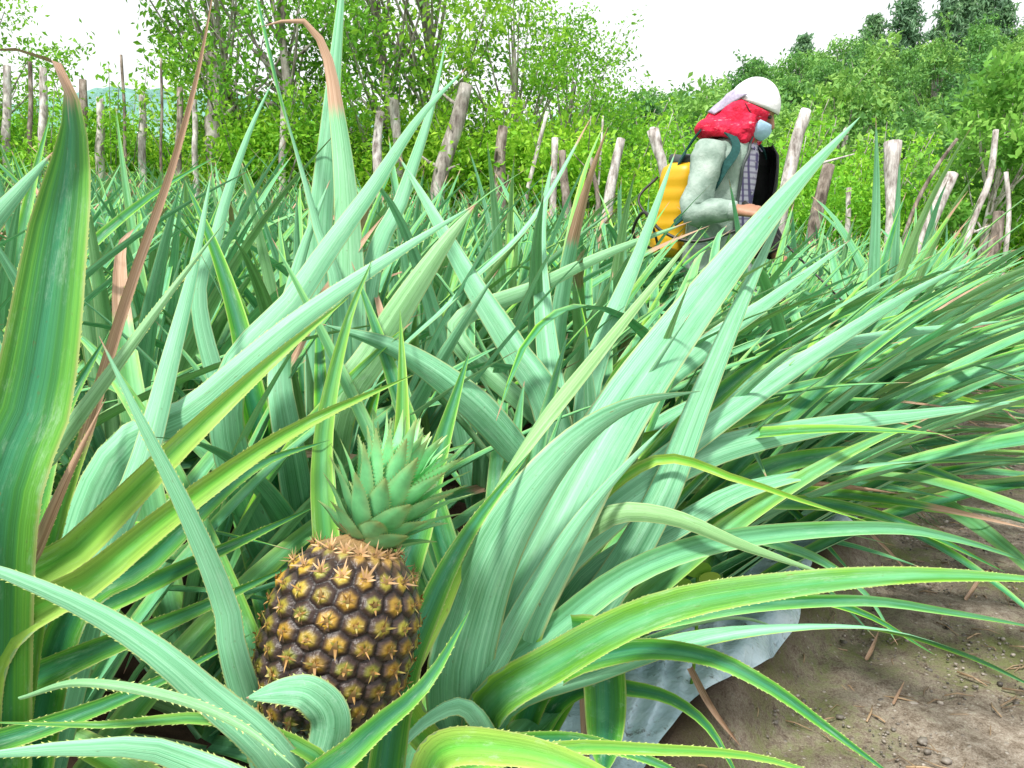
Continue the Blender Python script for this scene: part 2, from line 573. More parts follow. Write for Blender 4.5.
def leaf(mb, pts, W, N=None, roll=(0, 0), nseg=26, nc=7, rnd=0.5, dry0=2.0, yel=0.0, chan=0.30, chan1=None,
         blunt=False, serr=False, wave=0.0, th=0.0015, S=None, basew=0.8, pw=1.75):
    """A sword leaf. The upper face looks along N. With N None the upper face is turned to the lane (camera
    stand) and rolled about its own length; with S given, S is the constant sideways direction."""
    p = spline(pts, nseg)
    k = nseg + 1
    t = np.linspace(0, 1, k)
    T = unit(np.gradient(p, axis=0))
    if S is not None:
        Sv = unit(S - (T @ S)[:, None] * T)
        N0 = np.cross(Sv, T)
    else:
        h = CAM - p
        N0 = unit(h - (h * T).sum(1, keepdims=True) * T)
    r = np.radians(np.interp(t, np.linspace(0, 1, len(roll)), roll))[:, None]
    B = np.cross(T, N0)
    Nv = np.cos(r) * N0 + np.sin(r) * B
    Sv = np.cross(T, Nv)
    if blunt:
        w = np.minimum(1, basew + .9 * t) * np.sqrt(np.clip(1 - np.clip((t - .86) / .14, 0, 1) ** 2, 0.004, 1)) * (1 - .15 * t)
    else:
        w = np.minimum(1, basew + .7 * t) * np.clip(1 - t ** pw, 0, 1) ** .95 + 0.008
    w = w * W / 2
    u = np.linspace(-1, 1, nc)
    c1 = chan if chan1 is None else chan1
    ch = (chan + (c1 - chan) * t)[:, None]
    wv = wave * np.sin(t * 34 + rnd * 20)[:, None] * u[None] ** 2 * np.sign(u)[None] * w[:, None]
    # arc-like cross-section: the trough narrows as it deepens
    lat = u[None] * (1 - 0.35 * ch * u[None] ** 2)
    dep = ch * (np.abs(u[None]) ** 1.35) * 1.1
    top = p[:, None] + Sv[:, None] * (w[:, None] * lat)[..., None] + Nv[:, None] * (w[:, None] * dep + wv)[..., None]
    thk = th * (1 - u ** 2)[None] * np.clip(1.2 - t, .3, 1)[:, None]
    bot = top - Nv[:, None] * thk[..., None]
    i, j = np.meshgrid(np.arange(k - 1), np.arange(nc - 1), indexing='ij')
    q = (i * nc + j).ravel()
    Ft = np.stack([q, q + nc, q + nc + 1, q + 1], 1)
    # orientation so that the upper sheet's normal is +N
    a, b, c = top[0, 0], top[1, 0], top[0, 1]
    if np.dot(np.cross(b - a, c - a), Nv[0]) < 0:
        Ft = Ft[:, ::-1]
    Fb = Ft[:, ::-1]
    U = np.stack([np.broadcast_to((u + 1) / 2, (k, nc)), np.broadcast_to(t[:, None], (k, nc))], -1).reshape(-1, 2)
    d = np.clip((t - dry0) / 0.10, 0, 1)
    d = np.maximum(d, np.clip((t - 0.965) / .035, 0, 1) * (.9 if rnd > .35 else .45))
    A = np.zeros((k, nc, 4))
    A[..., 1] = rnd
    A[..., 2] = d[:, None]
    A[..., 3] = yel
    A = A.reshape(-1, 4)
    mb.add(top.reshape(-1, 3), Ft, U, A)
    A2 = A.copy()
    A2[:, 0] = 1
    mb.add(bot.reshape(-1, 3), Fb, U, A2)
    if serr:
        rt = np.random.default_rng(int(rnd * 9973) + nseg)
        sc_ = float(serr)
        L = np.linalg.norm(np.diff(p, axis=0), axis=1).sum()
        ns = int(L / 0.0060)
        for e in (0, nc - 1):
            ed = top[:, e]
            for s in np.clip(np.linspace(0.12, 0.95, ns) + rt.normal(0, .0015, ns), .1, .96):
                f = s * nseg
                i0 = int(f)
                fr = f - i0
                if rt.random() < .22:
                    continue
                g_ = sc_ * rt.uniform(.5, 1.25)
                q0 = ed[i0] * (1 - fr) + ed[min(i0 + 1, nseg)] * fr
                o = Sv[i0] * (1 if e else -1)
                tt = T[i0]
                V = [q0 - tt * .0013, q0 + tt * .0006, q0 + o * .0011 * g_ + tt * .0013]
                mb.add(V, [(0, 1, 2)], [(1, s)] * 3, [(0, .2, .3, .8)] * 3)


def rosette_leaf(rg, i, n, lean=(0, 0, 0), size=1.0, az0=0.0):
    """centre line of one leaf of a rosette standing at the origin."""
    a = i / (n - 1)
    az = az0 + i * 2.39996 + rg.normal(0, .12)
    L = (0.50 + 0.48 * math.sin(min(1, a * 1.25) * math.pi * .62)) * rg.uniform(.85, 1.12) * size
    e0 = R(87 - 50 * a ** .85 + rg.normal(0, 5))
    drp = R((6 + 74 * a ** 1.2) * rg.uniform(.5, 1.25))
    r = np.array([math.cos(az), math.sin(az), 0])
    p = r * 0.012 + np.array([0, 0, (0.27 - 0.22 * a) * size])
    pts = [p.copy()]
    m = 8
    lean = np.asarray(lean, float)
    for k in range(m):
        t = (k + .5) / m
        e = e0 - drp * t ** 1.5
        d = math.cos(e) * r + math.sin(e) * np.array([0, 0, 1.0]) + lean * (0.35 + .65 * t)
        d = unit(d)
        p = p + d * L / m
        pts.append(p.copy())
    v = pts[-1] - pts[0]
    hz = np.array([v[0], v[1], 0])
    hz = unit(hz) if np.linalg.norm(hz) > .05 else r
    S = np.cross(hz, [0, 0, 1.0])
    return np.array(pts), S, a


def leaf_opts(rg, a):
    return dict(rnd=float(rg.uniform(0.32, .8)), yel=float(max(0, rg.normal(0.0, .28)) if rg.random() < .8 else rg.uniform(.4, 1)),
                dry0=float(rg.uniform(.55, .9)) if rg.random() < .08 else 2.0,
                roll=(rg.normal(0, 14), rg.normal(0, 30)), chan=.42, chan1=.25)


# ---- close plants: each leaf a part of its own
HERO = {}


def hero_plant(key, x, y, label):
    z = float(gz(x, y))
    o = empty('pineapple_plant', (x, y, z))
    tag(o, label, 'plant', 'pineapple plants in the field')
    HERO[key] = dict(o=o, b=np.array([x, y, z]), n=0)
    return o


hero_plant('F', -0.165, 0.68, 'pineapple plant bearing the large ripe brown fruit in the front')
hero_plant('R', -0.02, 0.93, 'big pale mint pineapple plant just right of the ripe fruit, leaves arching over the path')
hero_plant('L', -0.56, 0.72, 'yellow-green pineapple plant at the left edge with one dry brown leaf')
hero_plant('C', -0.30, 1.22, 'tall upright pineapple plant behind the ripe fruit with a curled brown leaf tip')
hero_plant('Q', 0.16, 1.24, 'pineapple plant between the big pale plant and the sprayer worker')

hero_plant('W', -0.92, 0.80, 'pineapple plant outside the left edge whose dark leaves reach in behind the pale blades')


def hl(key, pts, wpx, roll=(0,), base=True, n=34, **kw):
    h = HERO[key]
    q = [P(*c) for c in pts]
    if base:
        b = h['b'].copy()
        d0 = unit((q[0] - b) * np.array([1, 1, 0])) if np.linalg.norm((q[0] - b)[:2]) > .02 else np.zeros(3)
        b = b + np.array([0, 0, .03]) + d0 * .015
        q = [b] + q
    mid = pts[len(pts) // 2]
    W = wpx * 1.13 * mid[2] / F_PX
    mb = MB()
    kw.setdefault('rnd', float(RNG.uniform(.2, .6)))
    kw.setdefault('serr', .75 if mid[2] < .82 else False)
    kw.setdefault('chan', .36)
    kw.setdefault('chan1', .26)
    if len(roll) == 1:
        roll = (roll[0], roll[0])
    # rolled against the lane, so build in world space and shift to the plant
    leaf(mb, np.array(q), W, roll=roll, nseg=n, nc=9, **kw)
    mb.V = [v - h['b'] for v in mb.V]
    mb.build('leaf', M['pine'], h['o'])
    h['n'] += 1


# plant right of the fruit
hl('R', [(462, 705, .86), (474, 620, .84), (510, 530, .83), (570, 450, .86), (630, 408, .90), (700, 391, .95)], 84, (172, 180, 200, 240), rnd=.30, chan=.45)
hl('R', [(402, 705, .80), (440, 600, .82), (510, 465, .88), (600, 350, 1.0), (702, 226, 1.15)], 36, (40, 25, 150, 170), rnd=.25, yel=.75)
hl('R', [(500, 650, .90), (555, 525, .92), (620, 410, .98), (700, 300, 1.1), (790, 190, 1.25), (860, 117, 1.36)], 66, (170, 172), rnd=.34)
hl('R', [(492, 705, .90), (524, 610, .93), (560, 520, .96), (604, 440, 1.0), (640, 380, 1.04)], 30, (20, 10), rnd=.08)
hl('R', [(482, 705, .86), (508, 640, .87), (553, 560, .88), (600, 495, .9), (668, 422, .95)], 34, (190, 190), rnd=.6)
hl('R', [(485, 718, .86), (560, 662, .80), (660, 612, .76), (780, 588, .74), (920, 576, .74), (1080, 582, .75)], 56, (8, -20, -30), rnd=.38, yel=.35, chan=.45)
hl('R', [(490, 695, .90), (560, 625, .91), (640, 568, .93), (740, 538, .96), (880, 528, 1.0), (960, 540, 1.03), (1040, 566, 1.05)], 32, (20, 0, -10), rnd=.72)
hl('R', [(545, 590, .97), (600, 520, .94), (665, 515, .92), (745, 546, .92), (834, 577, .93)], 36, (160, 175), rnd=.2, yel=.7)
hl('R', [(560, 560, 1.02), (650, 462, 1.02), (740, 480, 1.0), (800, 500, 1.0), (872, 523, 1.0)], 19, (10, 0), rnd=.2, yel=1)
hl('R', [(540, 690, .88), (620, 652, .84), (700, 655, .80), (765, 684, .77), (830, 730, .75), (905, 785, .74)], 36, (15, -10), rnd=.1)
hl('R', [(500, 712, .89), (600, 668, .85), (720, 632, .83), (860, 626, .83), (960, 652, .84), (1050, 695, .86)], 30, (150, 160, 10), rnd=.4)
hl('R', [(560, 660, .95), (700, 612, .93), (850, 600, .92), (950, 612, .92), (1050, 630, .93)], 24, (20, 10), rnd=.55)
hl('R', [(572, 632, .90), (596, 640, .875), (605, 690, .862), (604, 775, .85)], 42, (0, 0), rnd=.1, base=False, pw=6)
hl('R', [(530, 610, .97), (600, 520, 1.0), (700, 455, 1.1), (820, 425, 1.2), (930, 412, 1.25), (1040, 398, 1.3)], 40, (175, 170, 140), rnd=.35)
hl('R', [(570, 600, 1.02), (680, 522, 1.06), (760, 482, 1.1), (880, 463, 1.15), (1050, 458, 1.2)], 32, (165, 150, 30), rnd=.45)
hl('R', [(486, 738, .82), (464, 706, .79), (432, 716, .77), (404, 742, .75), (372, 785, .73)], 44, (200, 180, 215), rnd=.4, chan=.5)
hl('R', [(470, 760, .80), (560, 740, .74), (650, 760, .70), (720, 800, .68)], 40, (10, 0), rnd=.05)
hl('R', [(540, 660, .96), (600, 600, .98), (660, 500, 1.02), (700, 400, 1.08), (742, 300, 1.15), (786, 206, 1.3)], 40, (180, 170), rnd=.32)
hl('R', [(520, 600, .96), (640, 480, 1.05), (760, 390, 1.15), (900, 300, 1.3), (985, 255, 1.4)], 34, (170, 160, 200), rnd=.4)
hl('R', [(520, 600, .97), (620, 500, 1.05), (700, 410, 1.15), (800, 330, 1.3), (905, 268, 1.45)], 30, (20, 0, 160), rnd=.15)
hl('R', [(600, 640, .92), (680, 602, .95), (770, 592, .98), (860, 612, 1.0), (935, 655, 1.0)], 26, (10, -10), rnd=.25)
hl('R', [(560, 700, .90), (640, 690, .87), (702, 720, .85), (748, 795, .83)], 30, (10, 0), rnd=.12)
hl('Q', [(700, 522, 1.25), (800, 502, 1.3), (900, 522, 1.33), (1005, 572, 1.35)], 22, (20, 0), rnd=.3)
hl('Q', [(700, 545, 1.2), (790, 548, 1.22), (860, 588, 1.22), (898, 645, 1.2)], 20, (0, 0), rnd=.6)
hl('Q', [(720, 500, 1.3), (830, 455, 1.36), (930, 470, 1.4), (1040, 520, 1.42)], 24, (0, 0), rnd=.4)
# fruit plant
hl('F', [(244, 692, .62), (226, 610, .60), (190, 520, .58), (140, 420, .57), (99, 336, .57)], 50, (176, 170), rnd=.5, chan=.3)
hl('F', [(300, 800, .58), (200, 690, .53), (110, 622, .515), (0, 572, .50), (-90, 548, .50)], 66, (178, 170), rnd=.42, chan=.25)
hl('F', [(20, 698, .53), (80, 682, .51), (170, 696, .50), (240, 725, .49), (296, 768, .475)], 30, (150, 190), rnd=.35, yel=.4, serr=True, base=False, basew=.12)
hl('F', [(300, 840, .52), (180, 758, .48), (80, 748, .46), (-60, 760, .45)], 72, (175, 178), rnd=.44, chan=.25)
hl('F', [(318, 780, .60), (331, 722, .59), (312, 694, .582), (285, 690, .578), (246, 698, .572)], 42, (175, 185, 200), rnd=.45, serr=True, chan=.4, basew=1, base=False, pw=4)
hl('F', [(270, 850, .57), (360, 742, .585), (425, 684, .60), (470, 610, .64)], 64, (20, 10), rnd=.08)
hl('F', [(392, 720, .70), (428, 610, .72), (470, 530, .78), (530, 452, .85)], 44, (20, 5), rnd=.06)
hl('W', [(-140, 745, .76), (-20, 700, .745), (90, 652, .74), (190, 612, .75), (300, 562, .79)], 66, (8, 15), rnd=.04, yel=.1)
hl('W', [(-150, 700, .80), (-30, 650, .78), (110, 600, .78), (210, 555, .79), (318, 505, .83)], 60, (5, 10), rnd=.12)
hl('W', [(-160, 790, .68), (-40, 752, .67), (40, 728, .68), (140, 690, .70), (255, 632, .76)], 56, (10, 0), rnd=.02)
hl('F', [(390, 640, .78), (420, 520, .80), (445, 430, .84), (470, 350, .9)], 54, (0, 10), rnd=.05)
hl('F', [(330, 600, .80), (322, 450, .84), (345, 330, .9), (372, 260, .96)], 36, (0, 10), rnd=.1, yel=.4)
hl('F', [(380, 620, .80), (398, 480, .86), (402, 390, .92), (400, 310, .98)], 40, (0, 20), rnd=.18, yel=.5)
hl('F', [(420, 800, .60), (440, 752, .555), (500, 748, .53), (580, 768, .51), (700, 830, .50)], 44, (5, -10), rnd=.1, yel=.85, base=False)
hl('F', [(430, 800, .66), (540, 752, .62), (660, 750, .60), (770, 760, .59), (880, 800, .585)], 26, (10, -10), rnd=.2, yel=.6)
hl('F', [(340, 820, .60), (320, 760, .575), (220, 720, .55), (100, 725, .54), (-20, 722, .53)], 30, (10, 10), rnd=.1, yel=.4)
# left plant
hl('L', [(-10, 560, .62), (32, 400, .62), (55, 250, .64), (70, 140, .66), (64, 82, .665), (40, 54, .66), (-20, 50, .655)], 74, (0, 0, 0, 0, 5, 110), rnd=.02, yel=.12, chan=.2, dry0=.86, pw=4.5)
hl('L', [(40, 600, .70), (92, 410, .70), (130, 285, .72), (170, 172, .75), (198, 70, .78), (216, -25, .80)], 15, (20, 25, 30), rnd=.1, yel=.6, dry0=.50, pw=3)
hl('L', [(-10, 640, .66), (30, 560, .64), (70, 470, .625), (106, 398, .62)], 40, (160, 170), rnd=.2, yel=.8, dry0=.72)
hl('L', [(-30, 650, .69), (80, 545, .69), (180, 445, .71), (270, 362, .75), (349, 297, .79)], 56, (5, 10), rnd=.08, yel=.95, chan=.35)
hl('L', [(-20, 680, .67), (100, 572, .665), (200, 492, .675), (300, 426, .70), (413, 375, .74)], 54, (5, 10), rnd=.1, yel=.95, chan=.35)
hl('L', [(-40, 580, .645), (50, 455, .65), (110, 373, .67), (170, 292, .70), (226, 220, .74)], 36, (172, 168), rnd=.1, yel=.55)
hl('L', [(90, 500, .86), (200, 402, .88), (300, 317, .92), (400, 250, .97), (478, 203, 1.0)], 54, (160, 150), rnd=.85, serr=True)
hl('L', [(20, 480, .88), (0, 380, .9), (-30, 290, .92), (-60, 220, .95)], 52, (180, 180), rnd=.5)
hl('L', [(-60, 330, .82), (-20, 240, .85), (20, 190, .87), (54, 151, .9)], 38, (180, 180), rnd=.5, pw=5)
hl('L', [(90, 600, .8), (140, 470, .82), (170, 360, .88), (195, 260, .95), (212, 170, 1.0)], 38, (180, 170), rnd=.5)
hl('L', [(0, 620, .74), (30, 520, .76), (60, 420, .8), (110, 330, .85)], 50, (0, 10), rnd=.1)
hl('L', [(60, 640, .75), (150, 560, .76), (250, 470, .8), (330, 440, .84)], 46, (10, 0), rnd=.03)
# tall plant behind
hl('C', [(345, 440, 1.2), (350, 300, 1.2), (346, 190, 1.22), (337, 110, 1.24), (326, 52, 1.25), (302, 20, 1.24), (260, 27, 1.22)], 46, (172, 178, 200), rnd=.5, yel=.15, dry0=.76)
hl('C', [(345, 340, 1.16), (318, 220, 1.17), (285, 110, 1.2), (265, 30, 1.22), (248, -40, 1.25)], 30, (190, 215, 330), rnd=.4)
hl('C', [(322, 400, 1.3), (318, 260, 1.3), (330, 120, 1.32), (341, 0, 1.35), (346, -60, 1.36)], 40, (178, 180), rnd=.35)
hl('C', [(225, 430, 1.02), (300, 290, 1.05), (370, 190, 1.1), (420, 116, 1.15), (467, 67, 1.2)], 42, (172, 160), rnd=.5)
hl('C', [(365, 310, 1.25), (403, 195, 1.3), (430, 112, 1.32), (446, 42, 1.35)], 32, (180, 175), rnd=.3)
hl('C', [(205, 340, 1.32), (218, 230, 1.35), (246, 140, 1.4), (274, 78, 1.45)], 24, (180, 170), rnd=.5)
hl('C', [(520, 455, 1.06), (470, 402, 1.02), (400, 352, 1.0), (322, 324, 1.0)], 40, (178, 150), rnd=.6, base=False)
hl('C', [(330, 450, 1.08), (378, 345, 1.05), (438, 252, 1.04), (476, 204, 1.05)], 40, (165, 172), rnd=.45, yel=.5, pw=5)
hl('C', [(260, 430, 1.15), (240, 330, 1.18), (215, 250, 1.22), (185, 180, 1.28)], 36, (0, 10), rnd=.2)
hl('C', [(290, 450, 1.1), (280, 360, 1.12), (300, 260, 1.16), (330, 180, 1.2)], 40, (180, 180), rnd=.6)
hl('C', [(360, 420, 1.15), (450, 300, 1.25), (530, 220, 1.35), (592, 116, 1.5)], 24, (20, 150), rnd=.3, dry0=.88)
# plant past it
hl('Q', [(555, 430, 1.22), (515, 352, 1.22), (470, 280, 1.24), (428, 205, 1.28), (398, 155, 1.32)], 46, (180, 178), rnd=.4)
hl('Q', [(540, 420, 1.3), (455, 330, 1.36), (540, 285, 1.4), (610, 252, 1.42), (692, 221, 1.46)], 22, (175, 170), rnd=.35, dry0=.9, yel=.3, base=False)
hl('Q', [(600, 430, 1.25), (660, 330, 1.3), (720, 290, 1.35), (752, 300, 1.38)], 26, (0, 10), rnd=.1, yel=.2)
hl('Q', [(585, 440, 1.25), (600, 350, 1.3), (640, 250, 1.4), (676, 150, 1.5)], 30, (178, 175), rnd=.5)
hl('Q', [(610, 450, 1.25), (700, 350, 1.35), (770, 300, 1.45), (850, 240, 1.6)], 32, (172, 165), rnd=.4)
hl('Q', [(620, 470, 1.25), (760, 380, 1.35), (860, 340, 1.4), (1010, 320, 1.5)], 32, (168, 150), rnd=.5)
hl('Q', [(560, 440, 1.3), (545, 330, 1.35), (540, 240, 1.42), (552, 160, 1.5)], 34, (180, 170), rnd=.55)
hl('Q', [(600, 480, 1.22), (700, 430, 1.25), (800, 400, 1.3), (900, 352, 1.35)], 30, (10, 20), rnd=.1, yel=.4)

FRUIT_BOX = (228, 392, 462, 742, .66)


def blocked(pts, boxes):
    x, y, d = proj(pts)
    if np.any((d > 0.0) & (d < .62) & (y > -60) & (y < 830) & (x > -60) & (x < 1080)):
        return True
    for (a, b, c, e, dd) in boxes:
        if np.any((x > a) & (x < c) & (y > b) & (y < e) & (d < dd) & (d > 0)):
            return True
    return False


BOXES = [FRUIT_BOX, (785, -60, 900, 215, 6), (890, -60, 1080, 246, 6), (-50, -50, 1074, 430, .98), (430, 380, 1074, 640, .98), (-50, 380, 240, 820, .72), (655, 60, 790, 222, 3.3), (640, 640, 1024, 768, 1.3), (780, 540, 1024, 768, 1.4)]


def fill_plant(key, n, lean, seed, size=1.0):
    h = HERO[key]
    rg = np.random.default_rng(seed)
    az0 = rg.uniform(0, 6.28)
    for i in range(n):
        pts, S, a = rosette_leaf(rg, i, n, lean, size, az0)
        if blocked(spline(pts, 20) + h['b'], BOXES):
            continue
        mb = MB()
        leaf(mb, pts, rg.uniform(.042, .058), S=S, nseg=22, nc=7, **leaf_opts(rg, a))
        mb.build('leaf', M['pine'], h['o'])
        h['n'] += 1


fill_plant('F', 30, (.05, .15, 0), 101, .82)
fill_plant('R', 30, (.3, .1, 0), 102, .75)
fill_plant('L', 36, (.1, .1, 0), 103, .8)
fill_plant('C', 34, (.1, 0, 0), 104, .78)
fill_plant('Q', 34, (.35, 0, 0), 105, .75)

# ---- the rest of the field
VAR = {}
for kind, lean in (('tall', (.12, .02, 0)), ('bent', (.72, -.15, -.22))):
    for v in range(5):
        rg = np.random.default_rng(500 + v + (50 if kind == 'bent' else 0))
        mb = MB()
        n = 34
        az0 = rg.uniform(0, 6.28)
        for i in range(n):
            pts, S, a = rosette_leaf(rg, i, n, lean, 1.0, az0)
            leaf(mb, pts, rg.uniform(.052, .074), S=S, nseg=11, nc=5, **leaf_opts(rg, a))
        VAR[kind, v] = mb.mesh('pineapple_plant', M['pine'])

spots = []
rgf = np.random.default_rng(77)
hero_xy = [h['b'][:2] for h in HERO.values()]
for k in range(9):
    for s in (0.15, 0.5):
        t = -3.0
        while t < 13:
            t += rgf.uniform(.25, .31) if k < 1 else rgf.uniform(.44, .56)
            q = E0 + RD * t + RP * (s + PERIOD * k + rgf.normal(0, .03))
            x, y = q
            if y < .95 or y > 8.6 - .22 * x + rgf.uniform(-.2, .2) or abs(x) > .70 * y + .75:
                continue
            if min(np.hypot(*(q - hq)) for hq in hero_xy) < .24:
                continue
            spots.append((x, y, k, s))
spots.sort(key=lambda c: math.hypot(c[0], c[1]))
NEAR_DETAIL = 24
for idx, (x, y, k, s) in enumerate(spots[:292]):
    z = float(gz(x, y))
    bent = (k == 0) or rgf.random() < (.45 if x > .3 else .15)
    lean = (rgf.uniform(.4, .65), rgf.uniform(-.25, 0.0), -.08) if bent else (rgf.uniform(0, .2), rgf.uniform(-.05, .1), 0)
    size = rgf.uniform(.80, .92) + (.13 if x / y < .12 else .04) * (1.0 if abs(x / y - .26) > .10 else .4) + (.10 if abs(x / y - .24) < .09 and y < 3.0 else 0)
    if k == 0:
        lean = (rgf.uniform(.75, 1.05), rgf.uniform(-.35, -.05), rgf.uniform(-.38, -.15))
        size *= 1.12 if s < .3 else .92
    size *= 1 - .36 * float(sm(x / y, .42, .66)) * float(sm(y, 1.8, 3.0))
    if idx < NEAR_DETAIL:
        o = empty('pineapple_plant', (x, y, z))
        rg = np.random.default_rng(900 + idx)
        n = 34
        az0 = rg.uniform(0, 6.28)
        for i in range(n):
            pts, S, a = rosette_leaf(rg, i, n, lean, size, az0)
            if blocked(spline(pts, 20) + np.array([x, y, z]), BOXES):
                continue
            mb = MB()
            leaf(mb, pts, rg.uniform(.048, .064), S=S, nseg=18, nc=7, **leaf_opts(rg, a))
            mb.build('leaf', M['pine'], o)
    else:
        o = link('pineapple_plant', VAR['bent' if bent else 'tall', int(rgf.integers(0, 5))])
        o.location = (x, y, z)
        o.rotation_euler = (0, 0, rgf.uniform(-.35, .35))
        o.scale = (size,) * 3
    tag(o, 'grey-green spiky pineapple plant growing among the rows of the field', 'plant', 'pineapple plants in the field')
print('field spots', len(spots))

# ------------------------------------------------------------------ pineapple fruit


def fruit(parent, pb, base, axis, length, rad, na=18, nr=10, res=(216, 150), crown_len=.12, crown_n=64, seed=5, label=None, e_lean=np.array([1.0, 0, 0])):
    """base and axis in world space; parent's base pb."""
    ax = unit(axis)
    e1 = unit(np.cross(ax, [0.3, 1.0, 0.1]))
    e2 = np.cross(ax, e1)
    rg = np.random.default_rng(seed)
    nu, nv = res
    th = np.linspace(0, 2 * math.pi, nu, endpoint=False)
    hh = np.linspace(0, 1, nv)
    prof = lambda h: rad * np.clip(1 - np.abs(2 * h - 0.94) ** 3.0 * .62, 0, 1) * np.sqrt(np.clip(1 - np.clip((h - .86) / .15, 0, 1) ** 2, 0, 1)) ** .6 \
        * np.sqrt(np.clip(1 - np.clip((.08 - h) / .09, 0, 1) ** 2, 0, 1)) + .0015
    TH, H = np.meshgrid(th, hh)
    # eye lattice: staggered rows climbing in a spiral
    sh = TH / (2 * math.pi) * na
    rowf = H * nr - 0.9 * TH / (2 * math.pi)
    best = np.full(TH.shape, 9e9)
    bx = np.zeros_like(TH)
    by = np.zeros_like(TH)
    ident = np.zeros_like(TH)
    r0 = np.floor(rowf)
    for dr in (-1, 0, 1, 2):
        row = r0 + dr
        offx = np.where(np.mod(row, 2) == 0, 0.0, 0.5)
        cx = np.round(sh - offx) + offx
        dx = (sh - cx) * 1.0
        dy = rowf - row
        # hexagonal distance
        d = np.maximum(np.abs(dx), np.abs(dx) * .5 + np.abs(dy) * .75)
        m = d < best
        best = np.where(m, d, best)
        bx = np.where(m, dx, bx)
        by = np.where(m, dy, by)
        ident = np.where(m, row * 31.7 + np.mod(cx, na) * 7.3, ident)
    d = np.clip(best / .5, 0, 1)
    dome = (1 - d ** 3) * .0041
    dome -= .0016 * np.exp(-(d / .22) ** 2)                      # dimple
    dome += .0020 * np.exp(-((by + .12) / .2) ** 2) * (1 - d)      # lower lip of each eye
    dome *= sm(H, 0.0, .08) * (1 - sm(H, .93, 1.0) * .8)
    dome += rg.normal(0, .00022, dome.shape)
    Rr = prof(H) + dome
    Pp = np.asarray(base) + ax * (H * length)[..., None] + (e1 * np.cos(TH)[..., None] + e2 * np.sin(TH)[..., None]) * Rr[..., None]
    # colour
    rnd = np.mod(np.sin(ident * 12.9898) * 43758.5453, 1.0)
    groove = np.array([.012, .008, .007])
    purple = np.array([.046, .027, .022])
    gold = np.array([.38, .21, .022])
    olive = np.array([.22, .25, .035])
    cen = gold[None, None] * (1 - rnd[..., None]) + olive[None, None] * rnd[..., None]
    rnd2 = np.mod(np.sin(ident * 78.233) * 12543.123, 1.0)
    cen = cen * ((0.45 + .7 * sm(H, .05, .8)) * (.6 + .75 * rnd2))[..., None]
    k1 = sm(d + .16 * (rnd - .5), .36, .74)[..., None]
    col = cen * (1 - k1) + purple * k1
    k2 = sm(d, .84, .97)[..., None]
    col = col * (1 - k2) + groove * k2
    k3 = (np.exp(-(d / .16) ** 2))[..., None] * .8
    col = col * (1 - k3) + np.array([.30, .13, .045]) * k3
    topk = (sm(H, .86, .98) * .8)[..., None]
    col = col * (1 - topk) + np.array([.42, .26, .12]) * topk
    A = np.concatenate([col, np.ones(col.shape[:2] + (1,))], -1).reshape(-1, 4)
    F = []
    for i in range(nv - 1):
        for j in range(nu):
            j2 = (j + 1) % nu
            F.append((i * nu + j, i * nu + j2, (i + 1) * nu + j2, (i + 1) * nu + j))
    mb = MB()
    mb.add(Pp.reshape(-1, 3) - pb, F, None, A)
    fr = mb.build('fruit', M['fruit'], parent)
    if label:
        fr['label'] = label
    # spiky bracts round each eye
    bm_ = MB()
    for row in range(-1, nr + 2):
        for c in range(na):
            x = c + (0.0 if row % 2 == 0 else .5)
            tht = x / na * 2 * math.pi
            h = (row + 0.9 * tht / (2 * math.pi)) / nr
            if not .03 < h < .99:
                continue
            rr = float(prof(np.array(h))) + .0055
            er = e1 * math.cos(tht) + e2 * math.sin(tht)
            et = -e1 * math.sin(tht) + e2 * math.cos(tht)
            o = np.asarray(base) + ax * h * length + er * rr
            top = h > .80
            ns = 7 if top else int(rg.choice([3, 4, 5, 6]))
            big = 1 if top else rg.uniform(.5, 1.15)
            for s in range(ns):
                an = 2 * math.pi * s / ns + rg.uniform(-.3, .3)
                L = rg.uniform(.004, .010) * (rg.uniform(.8, 1.7) if top else 1) * big
                w = rg.uniform(.0008, .0015)
                dv = et * math.cos(an) + ax * math.sin(an)
                dv = unit(dv * 1.0 + er * rg.uniform(.05, .6) + ax * (.9 if top else .25))
                sd = np.cross(dv, er)
                st = o + dv * .0015 - er * .0007
                g = rg.uniform(.6, 1.25)
                ca = np.array([.34, .16, .03]) * g if rg.random() < .6 else np.array([.22, .24, .03]) * g
                cb = np.array([.55, .36, .15]) * g
                if top:
                    ca, cb = np.array([.52, .30, .14]) * g, np.array([.75, .52, .30]) * g
                bm_.add(np.array([st - sd * w, st + sd * w, st + dv * L * .6 + sd * w * .6 + er * .0007, st + dv * L * .6 - sd * w * .6 + er * .0007,
                                  st + dv * L + er * .0005]) - pb,
                        [(0, 1, 2, 3), (3, 2, 4)], None, [(*ca, 1), (*ca, 1), (*(ca * .5 + cb * .5), 1), (*(ca * .5 + cb * .5), 1), (*cb, 1)])
            # papery hood scale under the eye
            L = rg.uniform(.009, .014)
            st = o - ax * .0075 - er * .002
            dv = unit(ax * 1.0 + er * .35)
            w = .0038
            bm_.add(np.array([st - et * w, st + et * w, st + dv * L * .5 + et * w * .6, st + dv * L * .5 - et * w * .6, st + dv * L]) - pb,
                    [(0, 1, 2, 3), (3, 2, 4)], None, [(.07, .04, .03, 1)] * 2 + [(.15, .085, .03, 1)] * 2 + [(.5, .33, .12, 1)])
    bm_.build('bracts', M['crown'], fr, smooth=False)
    # crown of short stiff leaves
    skin_ax = ax
    ax = unit(ax + .22 * e_lean)
    e1 = unit(np.cross(ax, [0.3, 1.0, 0.1]))
    e2 = np.cross(ax, e1)
    cb_ = MB()
    top = np.asarray(base) + skin_ax * length * .955
